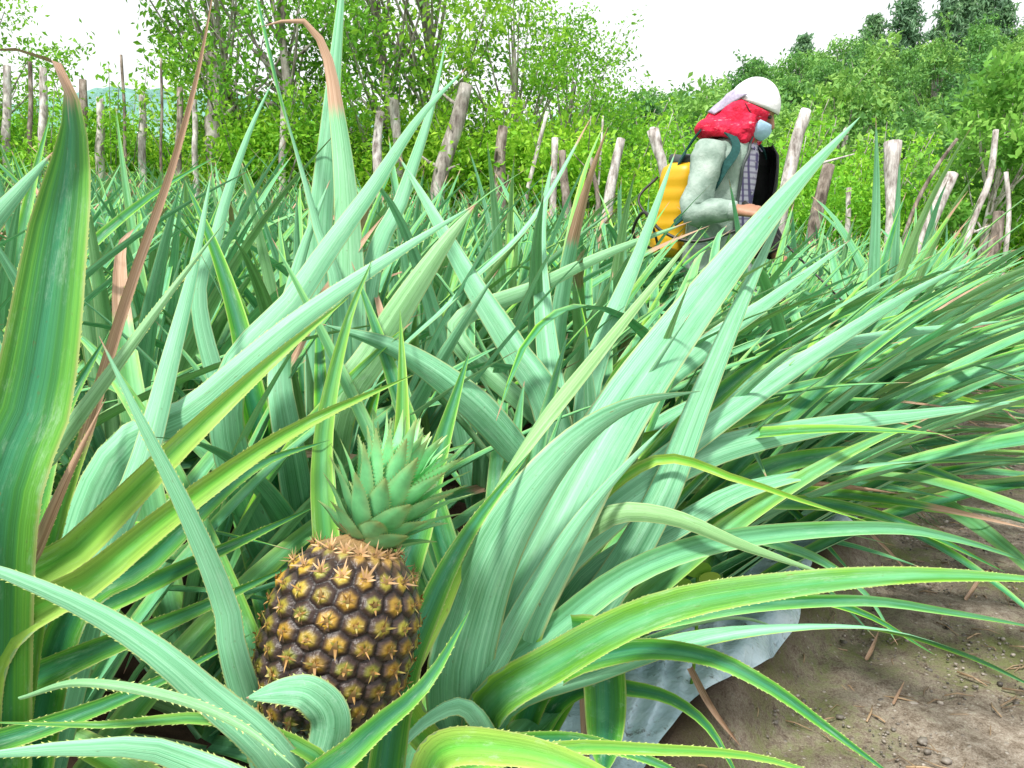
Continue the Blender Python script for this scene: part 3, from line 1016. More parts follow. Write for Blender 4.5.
    for i in range(crown_n):
        a = i / (crown_n - 1)          # 0 lowest/outer .. 1 top
        tht = i * 2.39996 + rg.normal(0, .08)
        er = e1 * math.cos(tht) + e2 * math.sin(tht)
        L = crown_len * (0.36 + .40 * math.sin(a * math.pi * .75 + .25)) * rg.uniform(.88, 1.12)
        el = R(34 + 50 * a ** .85 + rg.normal(0, 6))
        st = top + ax * crown_len * (.0 + .58 * a) + er * crown_len * (.15 - .09 * a)
        d0 = math.cos(el) * er + math.sin(el) * ax
        d1 = math.cos(el - .12) * er + math.sin(el - .12) * ax
        d00 = math.cos(max(.05, el - .25)) * er + math.sin(max(.05, el - .25)) * ax
        p3 = [st, st + d00 * L * .35, st + d00 * L * .35 + d0 * L * .35, st + d00 * L * .35 + d0 * L * .35 + d1 * L * .35]
        pl = spline(p3, 7)
        T = unit(np.gradient(pl, axis=0))
        S = np.cross(er, ax)
        Nn = np.cross(S, T) * -1
        w = crown_len * (.135 - .055 * a) * np.array([.75, .95, 1, .92, .76, .55, .3, .04])
        shade = rg.uniform(.75, 1.2)
        g0 = np.array([.20, .60, .25]) * shade * (.72 + .6 * a)
        tipc = np.array([.36, .44, .16])
        V, C = [], []
        for j in range(8):
            for u in (-1, -.5, 0, .5, 1):
                V.append(pl[j] + S * w[j] * u - Nn[j] * w[j] * .40 * u * u)
                tt = j / 7
                c = g0 * (1 - .35 * (abs(u) > .9)) if abs(u) < .9 else g0 * .6 + np.array([.22, .26, .10]) * .6
                kk = max(0, (tt - .72) / .28)
                C.append((*(c * (1 - kk) + tipc * kk), 1))
        Fq = []
        for j in range(7):
            for u in range(4):
                q = j * 5 + u
                Fq.append((q, q + 1, q + 6, q + 5))
        cb_.add(np.array(V) - pb, Fq, None, C)
        # marginal prickles
        for j in (range(1, 7) if a < .7 else ()):
            for sgn in (-1, 1):
                for f in (0, .33, .66):
                    q0 = pl[j] * (1 - f) + pl[j + 1] * f
                    ww = w[j] * (1 - f) + w[j + 1] * f
                    e = q0 + S * ww * sgn - Nn[j] * ww * .4
                    cb_.add(np.array([e - T[j] * .0012, e + T[j] * .0008, e + S * sgn * .0019 + T[j] * .0022]) - pb, [(0, 1, 2)], None, [(.30, .46, .16, 1)] * 3)
    cb_.build('crown', M['crown'], fr, smooth=True)
    # stalk
    sb = MB()
    foot = pb + np.array([0, 0, .05])
    mid = (foot + np.asarray(base)) / 2 + np.array([0, .01, 0])
    tube(sb, np.array([foot, mid, np.asarray(base) + skin_ax * .01]) - pb, [.016, .014, .018], 10, 8, a=(0.10, 0.22, 0.06, 1))
    sb.build('stalk', M['crown'], fr)
    return fr


hF = HERO['F']
fb = P(313, 733, .655)
ft = P(364, 541, .665)
axis = ft - fb
fruit(hF['o'], hF['b'], fb, axis + np.array([0, .01, 0]), float(np.linalg.norm(axis)) * 1.02, .0590, crown_len=.096, crown_n=66, label='ripe dark brown pineapple with golden eyes and a green crown')

# small far fruit on a plant in the right-hand rows
cand = min(spots[NEAR_DETAIL:], key=lambda c: abs(proj(np.array([c[0], c[1], .45]))[0] - 880) + abs(proj(np.array([c[0], c[1], .45]))[1] - 345))
for o in bpy.data.objects:
    if o.name.startswith('pineapple_plant') and o.parent is None and abs(o.location.x - cand[0]) < 1e-4 and abs(o.location.y - cand[1]) < 1e-4:
        o.scale = (1, 1, 1)
        o.rotation_euler = (0, 0, 0)
        pbv = np.array(o.location)
        fruit(o, pbv, pbv + np.array([.02, -.05, .33]), np.array([.03, -.03, .15]), .15, .058, res=(108, 70), crown_n=40, seed=9)
        o['label'] = 'pineapple plant among the right-hand rows with a small dark fruit deep inside'
        break

# ------------------------------------------------------------------ plastic mulch on the bed edge


def mulch():
    m = Mat('mulch_plastic')
    o = m.obj()
    n = m.noise(o, 9, 5, 0.6)
    n2 = m.noise(o, 40, 4, 0.7)
    col = m.ramp(n, [(0.25, (0.32, 0.47, 0.58)), (0.5, (0.50, 0.66, 0.75)), (0.75, (0.66, 0.79, 0.86))])
    col = m.mix(m.math('MULTIPLY', m.step(n2, .58, .72), .75), col, (0.10, 0.085, 0.06))
    mat = m.done(m.bsdf(col, 0.18, 0.7, m.bump(m.math('ADD', n, m.math('MULTIPLY', n2, .15)), .5, .03)))
    rg = np.random.default_rng(8)
    ts = np.arange(-1.1, 6.0, .016)
    us = np.linspace(0, 1, 34)
    V = []
    for t in ts:
        out = .005 + .05 * mnoise.noise(Vector((t * 2.3, 0, 0))) + .008 * mnoise.noise(Vector((t * 7, 3, 0)))
        out -= .035
        for u in us:
            s = .26 - u * (.26 + out)
            q = E0 + RD * t + RP * s
            z = float(gz(q[0], q[1]))
            wr = mnoise.noise(Vector((t * 5, u * 2.2, 2))) * .016 - abs(mnoise.noise(Vector((t * 9 + u * 5, u * 3 - t * 3, 5)))) * .03 + .008
            z = z + .018 + wr * (1 - .5 * u) + .004
            V.append((q[0] + wr, q[1] + wr * .6, z))
    k = len(us)
    F = []
    for i in range(len(ts) - 1):
        for j in range(k - 1):
            q = i * k + j
            F.append((q, q + 1, q + k + 1, q + k))
    mb = MB()
    mb.add(V, F)
    ob = mb.build('plastic_mulch', mat, attrs=False)
    tag(ob, 'crumpled pale blue plastic mulch sheet along the edge of the first bed', 'plastic sheet')


mulch()

# litter on the path: nobody could count it


def litter():
    rg = np.random.default_rng(21)
    mb = MB()
    for i in range(9500):
        t = rg.uniform(-.9, 4.5) if i % 3 else rg.uniform(-.6, 1.6)
        s = -abs(rg.normal(.05, .75)) - .02
        q = E0 + RD * t + RP * s
        if q[1] < .6:
            continue
        z = float(gz(*q))
        r = rg.uniform(.0012, .0042) * (1 + 1.3 * (rg.random() < .06))
        g = rg.uniform(.07, .42)
        c = (g * 1.05, g * .93, g * .80, 1)
        A = np.array([[r * rg.uniform(.7, 1.5), 0, 0], [0, r * rg.uniform(.6, 1.2), 0], [0, 0, r * .6]])
        a = rg.uniform(0, 6.28)
        Rm = np.array([[math.cos(a), math.sin(a), 0], [-math.sin(a), math.cos(a), 0], [0, 0, 1]])
        ellipsoid(mb, (q[0], q[1], z + r * .3), A @ Rm, 5, 3, c)
    for i in range(1000):
        t = rg.uniform(-.9, 4.5)
        s = -abs(rg.normal(.05, .6)) + .02
        q = E0 + RD * t + RP * s
        if q[1] < .6:
            continue
        z = float(gz(*q)) + .004
        a = rg.uniform(0, 6.28)
        L = rg.uniform(.015, .07)
        dv = np.array([math.cos(a), math.sin(a), 0])
        c0 = np.array([q[0], q[1], z])
        g = rg.uniform(.5, 1.3)
        w = rg.uniform(.0006, .0022)
        tube(mb, [c0 - dv * L / 2, c0 + np.array([rg.normal(0, .004), rg.normal(0, .004), .004]), c0 + dv * L / 2], [w, w, w * .5], 5, a=(.36 * g, .25 * g, .15 * g, 1))
    o = mb.build('debris', M['crown'], smooth=True)
    tag(o, 'small stones, straw and crumbs of soil scattered over the path', 'debris', kind='stuff')


litter()


def dry_strip(pts, w, label, nm='dry_leaf'):
    mb = MB()
    q = [P(*c) for c in pts]
    c = q[0]
    leaf(mb, np.array(q), w, roll=(0, 20), nseg=16, nc=5, rnd=.3, dry0=-1, chan=.5)
    mb.V = [v - c for v in mb.V]
    o = mb.build(nm, M['pine'])
    o.location = c
    tag(o, label, 'dry leaf', 'fallen dry leaves')


def on_ground(px, py, dz=.012):
    """point where the ray through a picture point meets the terrain"""
    d = .6
    while d < 12:
        p = P(px, py, d)
        if p[2] <= float(gz(p[0], p[1])) + dz:
            return (px, py, d)
        d += .01
    return (px, py, d)


dry_strip([on_ground(690, 668, .05), on_ground(712, 708, .045), on_ground(742, 748, .035)], .016, 'brown dry leaf strip lying across the pale plastic sheet')
dry_strip([on_ground(893, 704), on_ground(899, 692), on_ground(906, 678)], .007, 'short straw-coloured leaf scrap on the bare path')
dry_strip([on_ground(866, 660), on_ground(872, 648), on_ground(880, 628)], .011, 'grey dry leaf scrap on the path under the arching leaves')
dry_strip([on_ground(965, 600), on_ground(990, 570), on_ground(1012, 610)], .012, 'thin tan dry leaf on the path at the right edge')

# small weed with round leaves
wd = empty('weed', P(694, 590, 1.32))
tag(wd, 'small weed with round bright green leaves between the first bed plants', 'weed')
for (dx, dz, w) in ((0, .045, .022), (.02, .03, .018), (-.025, .02, .016), (.0, .10, .014)):
    mb = MB()
    c = np.array([dx, -.02, dz])
    th = np.linspace(0, 2 * math.pi, 14, endpoint=False)
    V = [c] + [c + np.array([math.cos(x) * w, -math.sin(x) * w * .35, math.sin(x) * w * .8]) for x in th]
    mb.add(V, [(0, 1 + j, 1 + (j + 1) % 14) for j in range(14)], None, (.5, .7, .5, 1))
    mb.build('leaf', M['weed'], wd)
mb = MB()
tube(mb, [(0, 0, -.2), (.005, -.01, -.1), (0, -.01, .10)], [.003, .003, .002], 6, 6, a=(.5, .5, .5, 1))
mb.build('stem', M['weed'], wd)

# ------------------------------------------------------------------ trees, shrubs, posts


def leaf_cards(mb, C, rg, size, flat=0.5, clump=None, aspect=.5):
    """leaf-sized folded faces at points C."""
    n = len(C)
    d = unit(rg.normal(0, 1, (n, 3)) + np.array([0, 0, -.25]))
    nrm = unit(rg.normal(0, 1, (n, 3)) + np.array([0, 0, flat * 2.2]))
    s = unit(np.cross(d, nrm))
    nn = np.cross(s, d)
    L = size * rg.uniform(.6, 1.25, (n, 1))
    w = L * aspect * rg.uniform(.8, 1.2, (n, 1))
    v0 = C - d * L * .5
    v1 = C + s * w * .5 + nn * w * .12 - d * L * .05
    v2 = C + d * L * .5 - nn * L * .12
    v3 = C - s * w * .5 + nn * w * .12 - d * L * .05
    V = np.stack([v0, v1, v2, v3], 1).reshape(-1, 3)
    i = np.arange(n) * 4
    F = np.concatenate([np.stack([i, i + 1, i + 2], 1), np.stack([i, i + 2, i + 3], 1)])
    A = np.zeros((n, 4))
    A[:, 0] = rg.random(n)
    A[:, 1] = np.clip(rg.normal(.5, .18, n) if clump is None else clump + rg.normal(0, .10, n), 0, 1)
    A = np.repeat(A, 4, 0)
    mb.add(V, F, None, A)


def blob_points(rg, c, r, n, shell=.55):
    v = unit(rg.normal(0, 1, (n, 3)))
    rad = shell + (1 - shell) * rg.random((n, 1)) ** .6
    rad = rad * (1 + .18 * rg.normal(0, 1, (n, 1)))
    return np.asarray(c) + v * rad * np.asarray(r)


def make_tree(kind, seed, h, spread, nclump, nleaf, lsize, mat, trunk_r=.06, bark='bark', crown_lo=.35, bend=.1, wisp=.3):
    """tree > trunk (with its limbs), crown"""
    rg = np.random.default_rng(seed)
    root = empty(kind)
    tb, cb = MB(), MB()
    top = np.array([rg.normal(0, bend) * h, rg.normal(0, bend) * h, h * .8])
    mid = top * .5 + np.array([rg.normal(0, .04), rg.normal(0, .04), 0]) * h
    tp = [np.zeros(3), mid, top]
    tube(tb, tp, [trunk_r * 1.3, trunk_r, trunk_r * .35], 9, 12, wob=.10, seed=seed)
    for i in range(nclump):
        f = crown_lo + (1 - crown_lo) * (i + rg.random()) / nclump
        az = rg.uniform(0, 6.28)
        prof = math.sin(math.pi * min(1, max(.12, (f - crown_lo) / (1.02 - crown_lo) * .82 + .18)))
        rad = spread * prof * rg.uniform(.35, 1.0)
        c = np.array([math.cos(az) * rad, math.sin(az) * rad, h * f]) + top * np.array([1, 1, 0]) * f
        a0 = spline(tp, 20)[int(np.clip(f * .85, 0, 1) * 19)]
        tube(tb, [a0, (a0 + c) / 2 + np.array([0, 0, -.04 * h]), c], [trunk_r * .4, trunk_r * .25, trunk_r * .08], 5, 5)
        cs = spread * rg.uniform(.22, .42)
        n = int(nleaf / nclump * rg.uniform(.6, 1.4))
        cl = np.clip(rg.normal(.5, .2) + .15 * (f - .6), .05, .95)
        pts = blob_points(rg, c, (cs, cs, cs * .75), n, .35)
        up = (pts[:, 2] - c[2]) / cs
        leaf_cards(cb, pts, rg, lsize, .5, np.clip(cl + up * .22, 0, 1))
        if rg.random() < wisp:       # loose sprig
            dv = unit(np.array([math.cos(az), math.sin(az), rg.uniform(0, 1.6)]))
            L = spread * rg.uniform(.35, .8)
            tube(tb, [c, c + dv * L], [trunk_r * .09, trunk_r * .04], 4, 4)
            tt = rg.random((int(n * .35), 1))
            leaf_cards(cb, c + dv * L * tt + rg.normal(0, .06 * spread, (len(tt), 3)), rg, lsize, .3, np.full(len(tt), .6))
    tb.build('trunk', M[bark], root, attrs=False)
    cb.build('crown', M[mat], root, smooth=False)
    return root


def make_shrub(seed, w, h, nleaf, lsize, mat, name='shrub'):
    rg = np.random.default_rng(seed)
    root = empty(name)
    cb, tb = MB(), MB()
    for i in range(9):
        az = rg.uniform(0, 6.28)
        rr = rg.uniform(0, .75) * w
        hh = h * rg.uniform(.2, .85) * (1 - .35 * rr / w)
        c = np.array([math.cos(az) * rr, math.sin(az) * rr, hh])
        cs = w * rg.uniform(.28, .5)
        pts = blob_points(rg, c, (cs, cs, cs * .8), nleaf // 9, .5)
        pts[:, 2] = np.abs(pts[:, 2])
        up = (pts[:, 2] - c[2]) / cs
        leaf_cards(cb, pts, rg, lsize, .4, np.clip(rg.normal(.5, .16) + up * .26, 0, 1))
        tube(tb, [(c[0] * .2, c[1] * .2, 0), c * .6, c], [.02, .014, .006], 5, 5)
    for i in range(7):       # shoots sticking out of the outline
        az = rg.uniform(0, 6.28)
        b = np.array([math.cos(az) * w * .4, math.sin(az) * w * .4, h * .6])
        e = b + np.array([math.cos(az) * .3 * w, math.sin(az) * .3 * w, h * rg.uniform(.3, .6)])
        tube(tb, [b, e], [.006, .003], 4, 3)
        tt = rg.random((nleaf // 60, 1))
        leaf_cards(cb, b + (e - b) * tt + rg.normal(0, .05 * w, (len(tt), 3)), rg, lsize, .3, np.full(len(tt), .65))
    cb.build('foliage', M[mat], root, smooth=False)
    tb.build('stem', M['bark'], root, attrs=False)
    return root


def make_conifer(seed, h, spread):
    rg = np.random.default_rng(seed)
    root = empty('conifer_tree')
    tb, cb = MB(), MB()
    tube(tb, [(0, 0, 0), (0, 0, h * .5), (0, 0, h)], [.02 * h, .013 * h, .003 * h], 7, 8)
    for lv in range(17):
        f = .22 + .78 * lv / 16
        rl = spread * (1.06 - f) ** .75
        for k in range(6):
            az = rg.uniform(0, 6.28)
            L = rl * rg.uniform(.5, 1.1)
            e = np.array([math.cos(az) * L, math.sin(az) * L, h * f - .12 * L + rg.normal(0, .02) * h])
            b = np.array([0, 0, h * f])
            tube(tb, [b, e], [.005 * h, .002 * h], 4, 3)
            tt = rg.random((46, 1)) ** .8
            pts = b + (e - b) * tt + rg.normal(0, .028 * h, (46, 3)) * np.array([1, 1, .6])
            leaf_cards(cb, pts, rg, .062 * h, .3, np.full(46, np.clip(rg.normal(.5, .15), 0, 1)), .32)
    tb.build('trunk', M['bark'], root, attrs=False)
    cb.build('crown', M['conifer'], root, smooth=False)
    return root


def put(o, x, y, rz=0, s=1.0, label=None, cat=None, group=None, dz=0.0):
    o.location = (x, y, float(base_z(x, y)) + dz)
    o.rotation_euler = (0, 0, rz)
    o.scale = (s,) * 3
    tag(o, label, cat, group)
    return o


def at_depth(px, d):
    p = P(px, 225, d)
    return p[0], p[1]


used = set()


def inst(proto):
    if id(proto) not in used:
        used.add(id(proto))
        return proto
    return copy_tree(proto)


rgt = np.random.default_rng(31)
# live-fence trees on the left and in the middle
hedge_protos = [make_tree('hedge_tree', 40 + i, 4.5, 1.55, 30, 5600, .085, 'hedge', .062, crown_lo=.28, bend=.05, wisp=.5) for i in range(4)]
for (px, d, s, lab) in [
        (-20, 9.8, .84, 'small leafy hedge tree at the left edge of the field'),
        (252, 10.4, 1.0, 'leafy hedge tree with a grey trunk left of the tall upright pineapple plant'),
        (305, 10.8, 1.1, 'leafy hedge tree directly behind the tall upright pineapple plant'),
        (385, 10.4, 1.08, 'dense hedge tree behind the middle of the field'),
        (452, 11.0, 1.2, 'hedge tree growing over the gnarled leaning trunk'),
        (506, 10.8, .84, 'slender hedge tree beside the thick stub post'),
        (566, 10.8, .76, 'last hedge tree before the open sky, thin wispy crown')]:
    o = inst(hedge_protos[len(used) % 4 if len(used) < 4 else int(rgt.integers(0, 4))])
    x, y = at_depth(px, d)
    put(o, x, y, rgt.uniform(0, 6), s, lab, 'tree', 'hedge trees along the fence')

# shrubs: bright bank along the fence, all the way across
shrub_protos = [make_shrub(60 + i, .95, 1.5, 5200, .062, 'shrub') for i in range(5)]
row = []
for px in range(-60, 1100, 52):
    d = 9.6 + rgt.uniform(0, .8) if px < 600 else 9.2 + rgt.uniform(0, 1.4)
    row.append((px + rgt.uniform(-18, 18), d, (rgt.uniform(1.0, 1.3) if px < 210 else rgt.uniform(1.2, 1.55)) if px < 660 else rgt.uniform(.95, 1.3)))
for px in range(-80, 1120, 62):
    row.append((px + rgt.uniform(-20, 20), 12.2 + rgt.uniform(0, 2), (rgt.uniform(1.2, 1.45) if px < 210 else rgt.uniform(1.5, 1.9)) if px < 620 else rgt.uniform(1.5, 1.9)))
for px in range(560, 1160, 62):
    row.append((px + rgt.uniform(-20, 20), 16.5 + rgt.uniform(0, 3), rgt.uniform(1.8, 2.4)))
for (px, d, s) in row:
    o = inst(shrub_protos[len(used) % 5 if len(used) < 9 else int(rgt.integers(0, 5))])
    x, y = at_depth(px, d)
    put(o, x, y, rgt.uniform(0, 6), s, 'bright green leafy shrub in the overgrown bank behind the fence posts', 'shrub', 'shrubs behind the fence posts', -.05)

# pale tree at the right edge
lt = make_tree('pale_tree', 90, 2.9, 1.0, 24, 3400, .115, 'lime', .04, bark='post', crown_lo=.42, bend=.03)
x, y = at_depth(985, 9.0)
put(lt, x, y, .4, 1.0, 'light green young tree with a thin pale trunk at the right edge', 'tree')

# forest on the hill
forest_protos = [make_tree('forest_tree', 110 + i, 5.6, 2.5, 22, 3800, .25, 'forest', .13, crown_lo=.35, bend=.04, wisp=.15) for i in range(5)]
cnt = 0
pts = []
for yy in np.arange(26, 82, 4.4):
    for xx in np.arange(3, 70, 3.6):
        x, y = xx + rgt.uniform(-1.4, 1.4), yy + rgt.uniform(-1.8, 1.8)
        px, py, d = proj(np.array([x, y, float(base_z(x, y)) + 4]))
        if not (585 < px < 1110):
            continue
        if base_z(x, y) < .9 and y > 40:
            continue
        if y > 75 and base_z(x, y) < 3:
            continue
        pts.append((x, y))
for (x, y) in pts:
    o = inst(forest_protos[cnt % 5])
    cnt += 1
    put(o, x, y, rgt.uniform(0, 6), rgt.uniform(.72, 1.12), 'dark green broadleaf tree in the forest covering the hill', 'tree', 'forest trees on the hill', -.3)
print('forest', cnt)
con_protos = [make_conifer(140 + i, 8.0, 3.3) for i in range(3)]
for i, (px, ytop, d, lab) in enumerate([
        (888, 0, 62, 'broad conifer on the hilltop, leftmost of the big ones'),
        (926, 4, 64, 'rounded conifer on the hilltop between two taller ones'),
        (944, -6, 66, 'tallest dark conifer behind the others on the hilltop'),
        (962, 6, 63, 'narrow conifer on the hilltop, left one of the pointed pair'),
        (978, 4, 62, 'narrow conifer on the hilltop, right one of the pointed pair'),
        (857, 27, 62, 'small conifer on the ridge left of the big conifers'),
        (791, 44, 60, 'tiny conifer alone on the left slope of the ridge'),
        (1012, 30, 58, 'conifer at the right edge on the hilltop')]):
    o = inst(con_protos[i % 3])
    x, y = at_depth(px, d)
    top = P(px, ytop, d)[2]
    g = float(base_z(x, y))
    H = top - g
    o.location = (x, y, g - .2)
    o.scale = (H / 8.2 * (.85 if H > 8 else 1),) * 2 + (H / 8.0,)
    o.rotation_euler = (0, 0, rgt.uniform(0, 6))
    tag(o, lab, 'tree', 'conifers on the hilltop')

# distant ridges, aerial haze mixed into their blue-green base colour


def ridge(name, x0, x1, y, h, seed, col):
    rg = np.random.default_rng(seed)
    xs = np.linspace(x0, x1, 420)
    m = Mat(name)
    n = m.noise(m.obj(), .12, 6, .7)
    c = m.ramp(n, [(.3, tuple(k * .72 for k in col)), (.7, tuple(min(1, k * 1.2) for k in col))])
    mat = m.done(m.bsdf(c, 1.0, .0, m.bump(n, 1, 3)))
    V = []
    zs = []
    for x in xs:
        f = (x - x0) / (x1 - x0)
        e = math.sin(math.pi * f) ** .6
        z = h * e * (.82 + .18 * mnoise.noise(Vector((x * .018, seed, 0)))) + 2.6 * mnoise.noise(Vector((x * .25, seed, 3))) * e
        zs.append(z)
    rows = 14
    for r in range(rows):
        k = r / (rows - 1)
        for x, z in zip(xs, zs):
            b = (mnoise.noise(Vector((x * .16, k * 9, seed))) * 3.0) * (1 - k) * k * 3
            V.append((x, y - 90 * (1 - k) + b, max(-3, z * math.sin(k * math.pi / 2) ** 1.2 + b) - 1.5))
    F = []
    n_ = len(xs)
    for r in range(rows - 1):
        for i in range(n_ - 1):
            q = r * n_ + i
            F.append((q, q + 1, q + n_ + 1, q + n_))
    mb = MB()
    mb.add(V, F)
    tag(mb.build(name, mat, attrs=False), kind='structure')


ridge('distant_hill', -240, 30, 260, 52, 4, (.20, .38, .33))
ridge('distant_hill', -60, 190, 330, 62, 9, (.30, .46, .44))

# fence posts


def post(pts, r, label, d, mat='post', knob=None, name='fence_post', thin=False, branches=0, seed=0, group='fence posts at the edge of the field'):
    q = [P(px, py, d) for px, py in pts]
    b = q[0].copy()
    dirn = q[0] - q[1]
    dirn = dirn / max(1e-6, abs(dirn[2]))
    g = float(gz(b[0], b[1]))
    drop = max(0.02, b[2] - g + .05)
    b2 = b + np.array([dirn[0] * drop * .6, 0, -drop])
    allp = np.array([b2] + q)
    o0 = allp[0].copy()
    rr = [r * 1.12] + [r] * (len(q) - 1) + [r * .86]
    if knob:
        rr[-1] = r * knob
        rr[-2] = r * .95
    mb = MB()
    tube(mb, allp - o0, rr, 11, 18, wob=.10 if not thin else .05, seed=seed)
    if knob:
        c = allp[-1] - o0
        rg = np.random.default_rng(seed + 1)
        for k in range(5):
            a = rg.uniform(0, 6.28)
            tube(mb, [c + np.array([0, 0, -r * 1.8]), c + np.array([math.cos(a) * r * .9, math.sin(a) * r * .9, r * rg.uniform(-1.2, .7)])], [r * .85, r * .8], 7, 4, wob=.15, seed=seed + k)
    rg = np.random.default_rng(seed + 5)
    sp = spline(allp - o0, 20)
    for k in range(branches):
        a = sp[int(rg.uniform(9, 19))]
        e = a + np.array([rg.normal(0, .25), rg.normal(0, .1), rg.uniform(.1, .35)])
        tube(mb, [a, (a + e) / 2 + rg.normal(0, .02, 3), e], [r * .35, r * .25, r * .1], 6, 5)
    o = mb.build(name, M[mat], attrs=False)
    o.location = o0
    tag(o, label, 'post', group)


post([(778, 232), (790, 170), (797, 138), (806, 110)], .052, 'tall pale leaning fence post standing just right of the worker', 6.8, seed=1, branches=2)
post([(812, 236), (821, 196), (829, 165)], .058, 'brown leaning fence post with a flat cut top next to the tall pale post', 7.0, 'post_dark', seed=2)
post([(889, 240), (891, 190), (893, 142)], .044, 'straight fence post with a blocky knotted head', 7.2, knob=1.75, seed=3)
post([(924, 240), (938, 205), (953, 174)], .062, 'thick smooth grey fence post leaning right', 7.3, seed=4)
post([(902, 244), (916, 204), (936, 168), (957, 139)], .018, 'thin bent branch leaning against the shrubs beside the blocky post', 7.4, 'post_dark', thin=True, seed=5)
post([(962, 258), (975, 215), (990, 178), (996, 130)], .030, 'slim pale crooked pole near the right edge', 7.6, thin=True, seed=6, branches=1)
post([(990, 262), (996, 238), (999, 212)], .055, 'short weathered stump at the right edge', 7.2, 'post_dark', seed=7)
post([(1005, 255), (1009, 210), (1006, 172)], .022, 'thin pale stick behind the short stump at the right edge', 7.5, thin=True, seed=8)
post([(848, 222), (848, 205), (849, 188)], .032, 'small far grey post between the brown and the blocky posts', 9.0, seed=9)
post([(608, 208), (614, 172), (621, 139)], .055, 'pale cylindrical fence post with a flat top left of the yellow tank', 8.3, seed=10)
post([(664, 176), (658, 150), (653, 130)], .040, 'fence post with a split wide head just left of the yellow tank', 8.2, knob=1.6, seed=11)
post([(553, 205), (554, 170), (555, 138)], .040, 'slim grey post beside the leaning stick in the middle', 8.6, seed=12)
post([(567, 208), (564, 180), (562, 151)], .048, 'short split post with a ragged top in the middle', 8.5, 'post_dark', seed=13)
post([(525, 205), (535, 160), (547, 112)], .024, 'long leaning stick in the middle of the fence', 8.8, thin=True, seed=14)
post([(598, 200), (594, 178), (591, 158)], .026, 'small leaning forked post beside the pale cylindrical post', 8.6, 'post_dark', thin=True, seed=15, branches=2)
post([(598, 190), (601, 150), (603, 116)], .013, 'very thin upright twig behind the small forked post', 8.9, thin=True, seed=16)
post([(500, 190), (500, 155), (503, 127)], .065, 'thick grey stub post right of the gnarled trunk', 8.6, 'post_dark', seed=17)
post([(378, 175), (377, 145), (380, 112)], .055, 'pale fence post behind the tall upright pineapple plant', 8.8, seed=18)
post([(282, 170), (283, 135), (284, 103)], .040, 'slim pale post left of the tall upright pineapple plant', 9.0, seed=19)
post([(398, 150), (395, 115), (392, 95)], .05, 'short leaning trunk stub between the hedge trees', 9.2, seed=20, knob=1.3)
for i, (x0, y0, x1, y1, r, dk, lab) in enumerate([
        (6, 150, 7, 66, .045, 0, 'grey fence post at the far left edge, tallest of its row'),
        (30, 150, 30, 62, .026, 1, 'thin brown fence post second from the left edge'),
        (43, 150, 43, 68, .045, 0, 'stout grey fence post behind the long left leaf'),
        (82, 150, 83, 80, .045, 1, 'brown post just right of the long left leaf'),
        (100, 160, 100, 98, .05, 0, 'short whitish post left of the two thin rods'),
        (126, 165, 121, 55, .018, 1, 'tall thin crooked rod in the left fence'),
        (142, 160, 142, 90, .042, 0, 'mid-height grey post between the two thin rods'),
        (161, 165, 161, 58, .016, 1, 'tall thin straight dark rod in the left fence'),
        (178, 160, 180, 88, .04, 1, 'brown post right of the straight dark rod'),
        (195, 160, 194, 100, .035, 0, 'short pale post left of the grey hedge trunk')]):
    post([(x0, y0), ((x0 + x1) / 2 + 1, (y0 + y1) / 2), (x1, y1)], r, lab, 9.2, 'post_dark' if dk else 'post', thin=r < .03, seed=40 + i)
post([(216, 170), (213, 130), (217, 95), (211, 55)], .11, 'thick grey gnarled tree trunk in the left fence', 9.6, 'bark', name='tree_trunk', seed=61, branches=4, group='old trunks standing in the fence')
post([(438, 190), (446, 155), (458, 120), (466, 85)], .085, 'knotty leaning trunk in the middle of the fence', 9.0, 'bark', name='tree_trunk', seed=62, branches=4, group='old trunks standing in the fence')

# weedy grass strip in front of the fence


def weeds():
    rg = np.random.default_rng(77)
    mb = MB()
    n = 7000
    X = rg.uniform(-6.5, 8.0, n)
    Y = 8.55 - .2 * X + rg.normal(.25, .55, n)
    Z = base_z(X, Y)
    H = rg.uniform(.15, .5, n)
    C = np.stack([X, Y, Z + H], 1)
    leaf_cards(mb, C, rg, .075, .5, np.clip(rg.normal(.55, .2, n), 0, 1))
    b = np.stack([X, Y, Z - .02], 1)
    tip = C + rg.normal(0, .08, (n, 3))
    w = np.array([.006, 0, 0])
    V = np.stack([b - w, b + w, tip], 1).reshape(-1, 3)
    i = np.arange(n) * 3
    A = np.zeros((n * 3, 4))
    A[:, 1] = np.repeat(rg.random(n), 3)
    A[:, 0] = .5
    mb.add(V, np.stack([i, i + 1, i + 2], 1), None, A)
    o = mb.build('weeds', M['weed'], smooth=False)
    tag(o, 'low weedy grass strip along the foot of the fence posts', 'weeds', kind='stuff')


weeds()

# ------------------------------------------------------------------ the worker
PO = np.array([0.878, 3.44])
PZ = float(base_z(*PO))
FD = unit(np.array([0.80, -0.60, 0]))
LD = unit(np.array([0.60, 0.80, 0]))
ZD = np.array([0, 0, 1.0])


def L3(f, l, z):
    """person-local point (forward, left, up)"""
    return FD * f + LD * l + ZD * z


PM = {}
PM['skin'] = mat_simple('skin', (.40, .20, .125), .5, .4, 40, .15, .1)
PM['jacket'] = None


def mat_jacket():
    m = Mat('jacket_cloth')
    o = m.obj()
    n = m.noise(o, 9, 5, .6)
    n2 = m.noise(o, 120, 3, .6)
    c = m.ramp(n, [(.3, (.15, .22, .18)), (.5, (.29, .38, .33)), (.7, (.46, .54, .49))])
    return m.done(m.bsdf(c, .75, .2, m.bump(m.math('ADD', m.math('MULTIPLY', n, 1.2), m.math('MULTIPLY', n2, .12)), .45, .025)))


